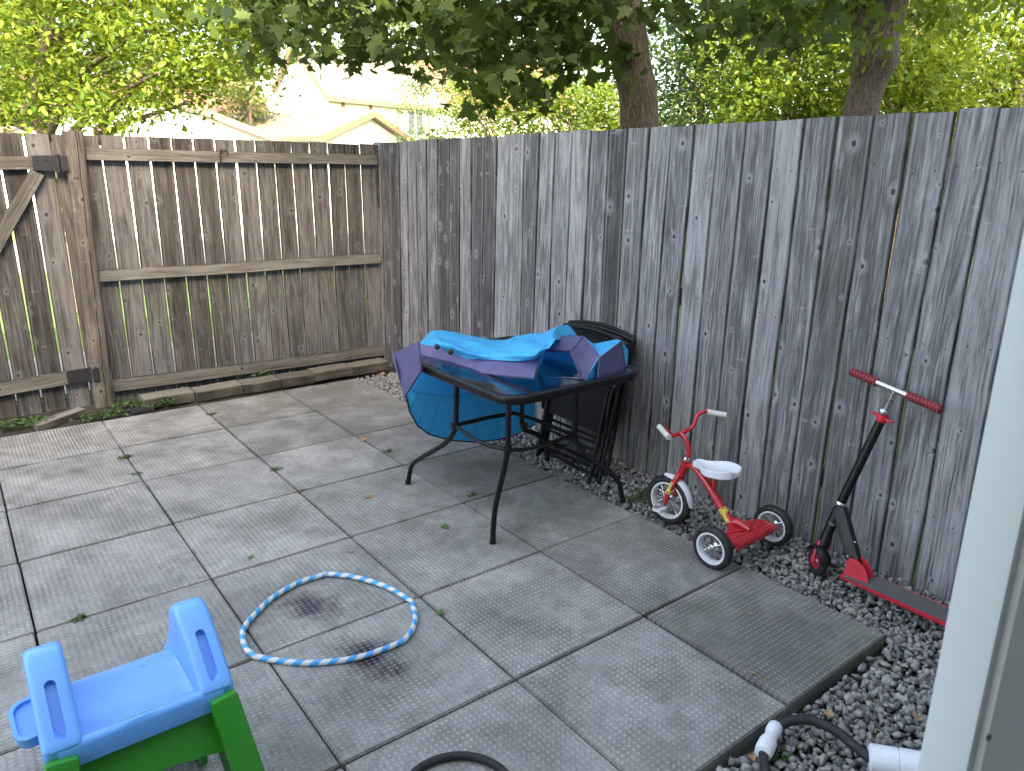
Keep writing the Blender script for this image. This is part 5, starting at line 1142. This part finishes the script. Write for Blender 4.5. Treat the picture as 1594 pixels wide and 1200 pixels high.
# maple just beyond the side fence
tA = thing('maple_tree', 'dark leafed maple with straight trunk just beyond the side fence', 'tree', (4.85, -.56, 0))
B0 = W(995, 196, 'd', 6.8); B1 = W(983, 95, 'd', 6.78); B2 = W(970, 0, 'd', 6.75)
mb = MB(); dn_ = (B0 - B1); pth = [Vector((B0.x + .05, B0.y, -.12)), Vector((B0.x + .02, B0.y, .5)), B0, B1, B2, B2 + Vector((-.06, .03, .6)), B2 + Vector((-.1, 0, 1.4)), B2 + Vector((0, 0, 2.6))]
p = bez(pth, 12); n = len(p)
def rA(z): return .205 if z < .2 else (.165 + .012 * math.exp(-((z - 2.9) / .25) ** 2) - .02 * max(0, z - 2))
rad = [max(.04, rA(q.z)) for q in p]; mb.tube(p, rad, 28, rnd=.2); P(mb, 'trunk', 'bark', tA, 70)
mb = MB(); T0 = B2 + Vector((-.06, .03, .5))
for tgt, r0 in ((W(560, 20, 'd', 6.2), .06), (W(700, -30, 'd', 7.2), .055), (W(820, 20, 'd', 6.0), .045), (W(1150, -20, 'd', 6.5), .05), (W(450, 0, 'd', 7.5), .05), (W(1020, -120, 'd', 8.5), .06), (W(900, -150, 'd', 5.0), .05)):
    a = T0 + Vector((0, 0, random.uniform(-.3, .6))); limb(mb, [a, a.lerp(tgt, .35) + Vector((0, 0, .35)), a.lerp(tgt, .7) + Vector((0, 0, .25)), tgt], r0, .012, random.random())
P(mb, 'branches', 'bark', tA, 60)
lob = []
edgeM = [(385, 20), (420, 58), (450, 72), (480, 78), (520, 56), (560, 68), (600, 92), (640, 74), (690, 88), (715, 118), (745, 142), (775, 160), (800, 160), (830, 112), (850, 90), (880, 96), (915, 110), (938, 90), (1030, 12), (1070, 40), (1110, 58), (1150, 45), (1190, 60), (1230, 55), (1290, 20), (1330, 10)]
for q, (u, v) in enumerate(edgeM):
    for D in (5.6, 6.6, 7.8):
        vv = v
        while vv > -160:
            lob.append(LB(u + random.uniform(-14, 14), vv - 14 * (D > 6), D + random.uniform(-.4, .4), .20, int(31 if u < 980 else 24), .15)); vv -= 44 if u < 980 else 60
lob += [((4.6, -.4, 5.2), (2.9, 2.9, 1.6), 5200), ((3.6, .9, 4.6), (1.6, 1.6, .8), 1000)]
cs = clumps(lob, 16, .12)
leaves('crown', cs, .115, 'maple', 'maple', tA, .55)

# second trunk
tB = thing('leaning_tree', 'tree with a leaning knobbly trunk beyond the side fence', 'tree', (5.6, -2.1, 0))
K = [W(1338, 181, 'd', 6.5), W(1352, 130, 'd', 6.5), W(1362, 92, 'd', 6.5), W(1372, 55, 'd', 6.5), W(1388, 0, 'd', 6.5)]
pth = [Vector((K[0].x - .12, K[0].y + .1, -.12)), Vector((K[0].x - .08, K[0].y + .07, 1.0))] + K + [K[-1] + (K[-1] - K[-2]) * 2 + Vector((0, 0, .3)), K[-1] + (K[-1] - K[-2]) * 4 + Vector((0, 0, 1.6))]
p = bez(pth, 10); mb = MB()
rad = [.132 - .012 * max(0, q.z - 1.5) + .045 * math.exp(-((q.z - K[2].z) / .11) ** 2) for q in p]; rad = [max(.03, r if q.z < 3.5 else r - .03 * (q.z - 3.5)) for r, q in zip(rad, p)]
mb.tube(p, rad, 28, rnd=.7); P(mb, 'trunk', 'bark', tB, 70)
mb = MB(); limb(mb, [K[2], K[2] + Vector((-.05, .1, .15)), K[3] + Vector((-.18, .15, .5))], .075, .05); limb(mb, [K[4], K[4] + Vector((.5, -.3, .6)), K[4] + Vector((1.2, -.8, 1.2))], .07, .02); limb(mb, [K[4], K[4] + Vector((-.5, .6, .8)), K[4] + Vector((-1.0, 1.5, 1.3))], .07, .02)
P(mb, 'branches', 'bark', tB, 60)
lob = [LB(1366, 80, 6.3, .12, 60), LB(1372, 60, 6.3, .08, 30), LB(1300, -10, 6.4, .3, 200), LB(1440, 5, 7, .35, 260), LB(1340, -60, 6.5, .6, 500), LB(1500, -50, 7.5, .8, 700), ((5.9, -2.2, 5.0), (1.8, 1.8, 1.2), 2600)]
leaves('crown', clumps(lob, 16, .12), .085, 'oval', 'leafA', tB, .7)

def tree(name, label, base, h, lobes, size, mat, trunk_r=.12, per=24, spread=.17, limbs=(), group=None, droop=.4):
    t = thing(name, label, 'tree' if 'bush' not in name else 'bush', base, group); b = Vector(base)
    mb = MB(); limb(mb, [b + Vector((0, 0, -.1)), b + Vector((.05, 0, h * .3)), b + Vector((0, .1, h * .6)), b + Vector((.1, 0, h))], trunk_r, trunk_r * .25, random.random(), 12)
    for (c_, rr_, n) in lobes[:14]:
        c_ = Vector(c_); zz_ = min(h * .9, max(h * .12, c_.z - .8)); limb(mb, [b + Vector((0, 0, zz_)), (b + Vector((0, 0, zz_ + .3))).lerp(c_, .5), c_], trunk_r * .4, .012, random.random(), 6)
    for l_ in limbs: limb(mb, l_[0], l_[1], l_[2], random.random(), 8)
    P(mb, 'trunk', 'bark', t, 60)
    leaves('crown', clumps(lobes, per, spread), size, 'oval', mat, t, droop); return t
# left tree, sunlit
lob = []
edgeL = [(-60, 150), (-20, 165), (20, 172), (60, 176), (100, 170), (140, 176), (185, 185), (205, 150), (240, 155), (275, 160), (300, 148), (325, 120), (350, 112), (385, 108), (405, 75)]
for u, v in edgeL:
    for D in (8.6, 10.0, 11.6):
        vv = v
        while vv > -170:
            if random.random() < .74: lob.append(LB(u + random.uniform(-20, 20), vv - 8 * (D > 9), D + random.uniform(-.5, .5), .27, 150, .19))
            vv -= 42
lob.append(((3.3, 5.2, 5.6), (3.0, 2.6, 1.6), 4200))
lob = sorted(lob, key=lambda q: random.random())
_p = W(70, 200, 'd', 10.5); bA = (_p.x, _p.y, 0)
lA = [([W(150, 210, 'd', 9.5), W(215, 118, 'd', 9.4), W(240, 95, 'd', 9.4)], .055, .04), ([W(240, 95, 'd', 9.4), W(300, 110, 'd', 9.2), W(345, 125, 'd', 9.2)], .035, .012), ([W(30, 200, 'd', 9.5), W(60, 120, 'd', 9.5), W(80, 20, 'd', 9.5)], .07, .05)]
tree('broadleaf_tree', 'big sunlit yellow-green tree hanging over the gate and back fence', bA, 4.2, lob, .080, 'leafA', .16, limbs=lA, per=22, spread=.15)
# tall pale tree behind
lob = [LB(385 + random.uniform(-28, 28), v, 24 + random.uniform(-1, 1), .75, 420) for v in range(-140, 216, 22)]
c_ = W(390, 200, 'd', 24); tree('poplar_tree', 'tall pale olive tree left of the chimney', (c_.x, c_.y, -.1), 6.5, lob, .16, 'leafB', .16, per=30, spread=.22, group='trees beyond the fences')
# bushes right of the house
for (u0, u1, vt, D, mat, lab) in ((660, 706, 232, 13, 'leafB', 'small olive bush showing over the corner of the fences'), (720, 860, 135, 15, 'leafA', 'lime green bushy tree left of the straight trunk'), (840, 975, 150, 14, 'leafA', 'lime green bushy tree just beside the straight trunk')):
    lob = []
    for u in range(u0, u1, 16):
        vv = vt + random.uniform(-10, 14)
        while vv < 330: lob.append(LB(u + random.uniform(-8, 8), vv, D + random.uniform(-.8, .8), .30, 120)); vv += 34
    c_ = W((u0 + u1) / 2, 260, 'd', D); tree('bushy_tree', lab, (c_.x, c_.y, -.1), 1.6, lob, .10, mat, .06, per=24, spread=.16, group='trees beyond the fences')
for (u0, u1, vt, D, mat, n, lab) in ((1000, 1190, -120, 15, 'leafC', 170, 'blue-green tree between the two trunks'), (640, 960, -140, 22, 'leafC', 120, 'distant green tree behind the maple crown'), (1130, 1330, -140, 13, 'leafA', 170, 'yellow-green tree left of the leaning trunk'), (1310, 1500, -150, 12, 'leafA', 150, 'sunlit yellow-green tree right of the leaning trunk'), (1470, 1700, -130, 14, 'leafA', 150, 'sunlit tree at the right edge above the fence')):
    lob = []
    for u in range(u0, u1, 30):
        vv = vt + random.uniform(-20, 20)
        while vv < 260: lob.append(LB(u + random.uniform(-16, 16), vv, D + random.uniform(-1.3, 1.3), .48, int(n * 1.5))); vv += 42
    random.shuffle(lob)
    c_ = W((u0 + u1) / 2, 200, 'd', D); tree('broadleaf_tree', lab, (c_.x, c_.y, -.1), 5.0, lob, .105, mat, .13, per=24, spread=.2, group='trees beyond the fences')

# far belt of trees closing the view behind the houses
wl_ = []
for u in range(-240, 1840, 26):
    D = 46 + 5 * math.sin(u * .013) + random.uniform(-2, 2); top_ = 8.5 + 3.0 * math.sin(u * .011 + 1) + 1.6 * math.sin(u * .037)
    c_ = W(u, 270, 'd', D); zz = .8
    while zz < top_: wl_.append(((c_.x + random.uniform(-.6, .6), c_.y + random.uniform(-1.5, 1.5), zz), (1.3, 1.3, 1.0), 130)); zz += 1.15
tag(leaves('treeline', clumps(wl_, 16, .30), .42, 'oval', 'leafB', None, .4), 'far belt of green trees behind the houses', kind='stuff')
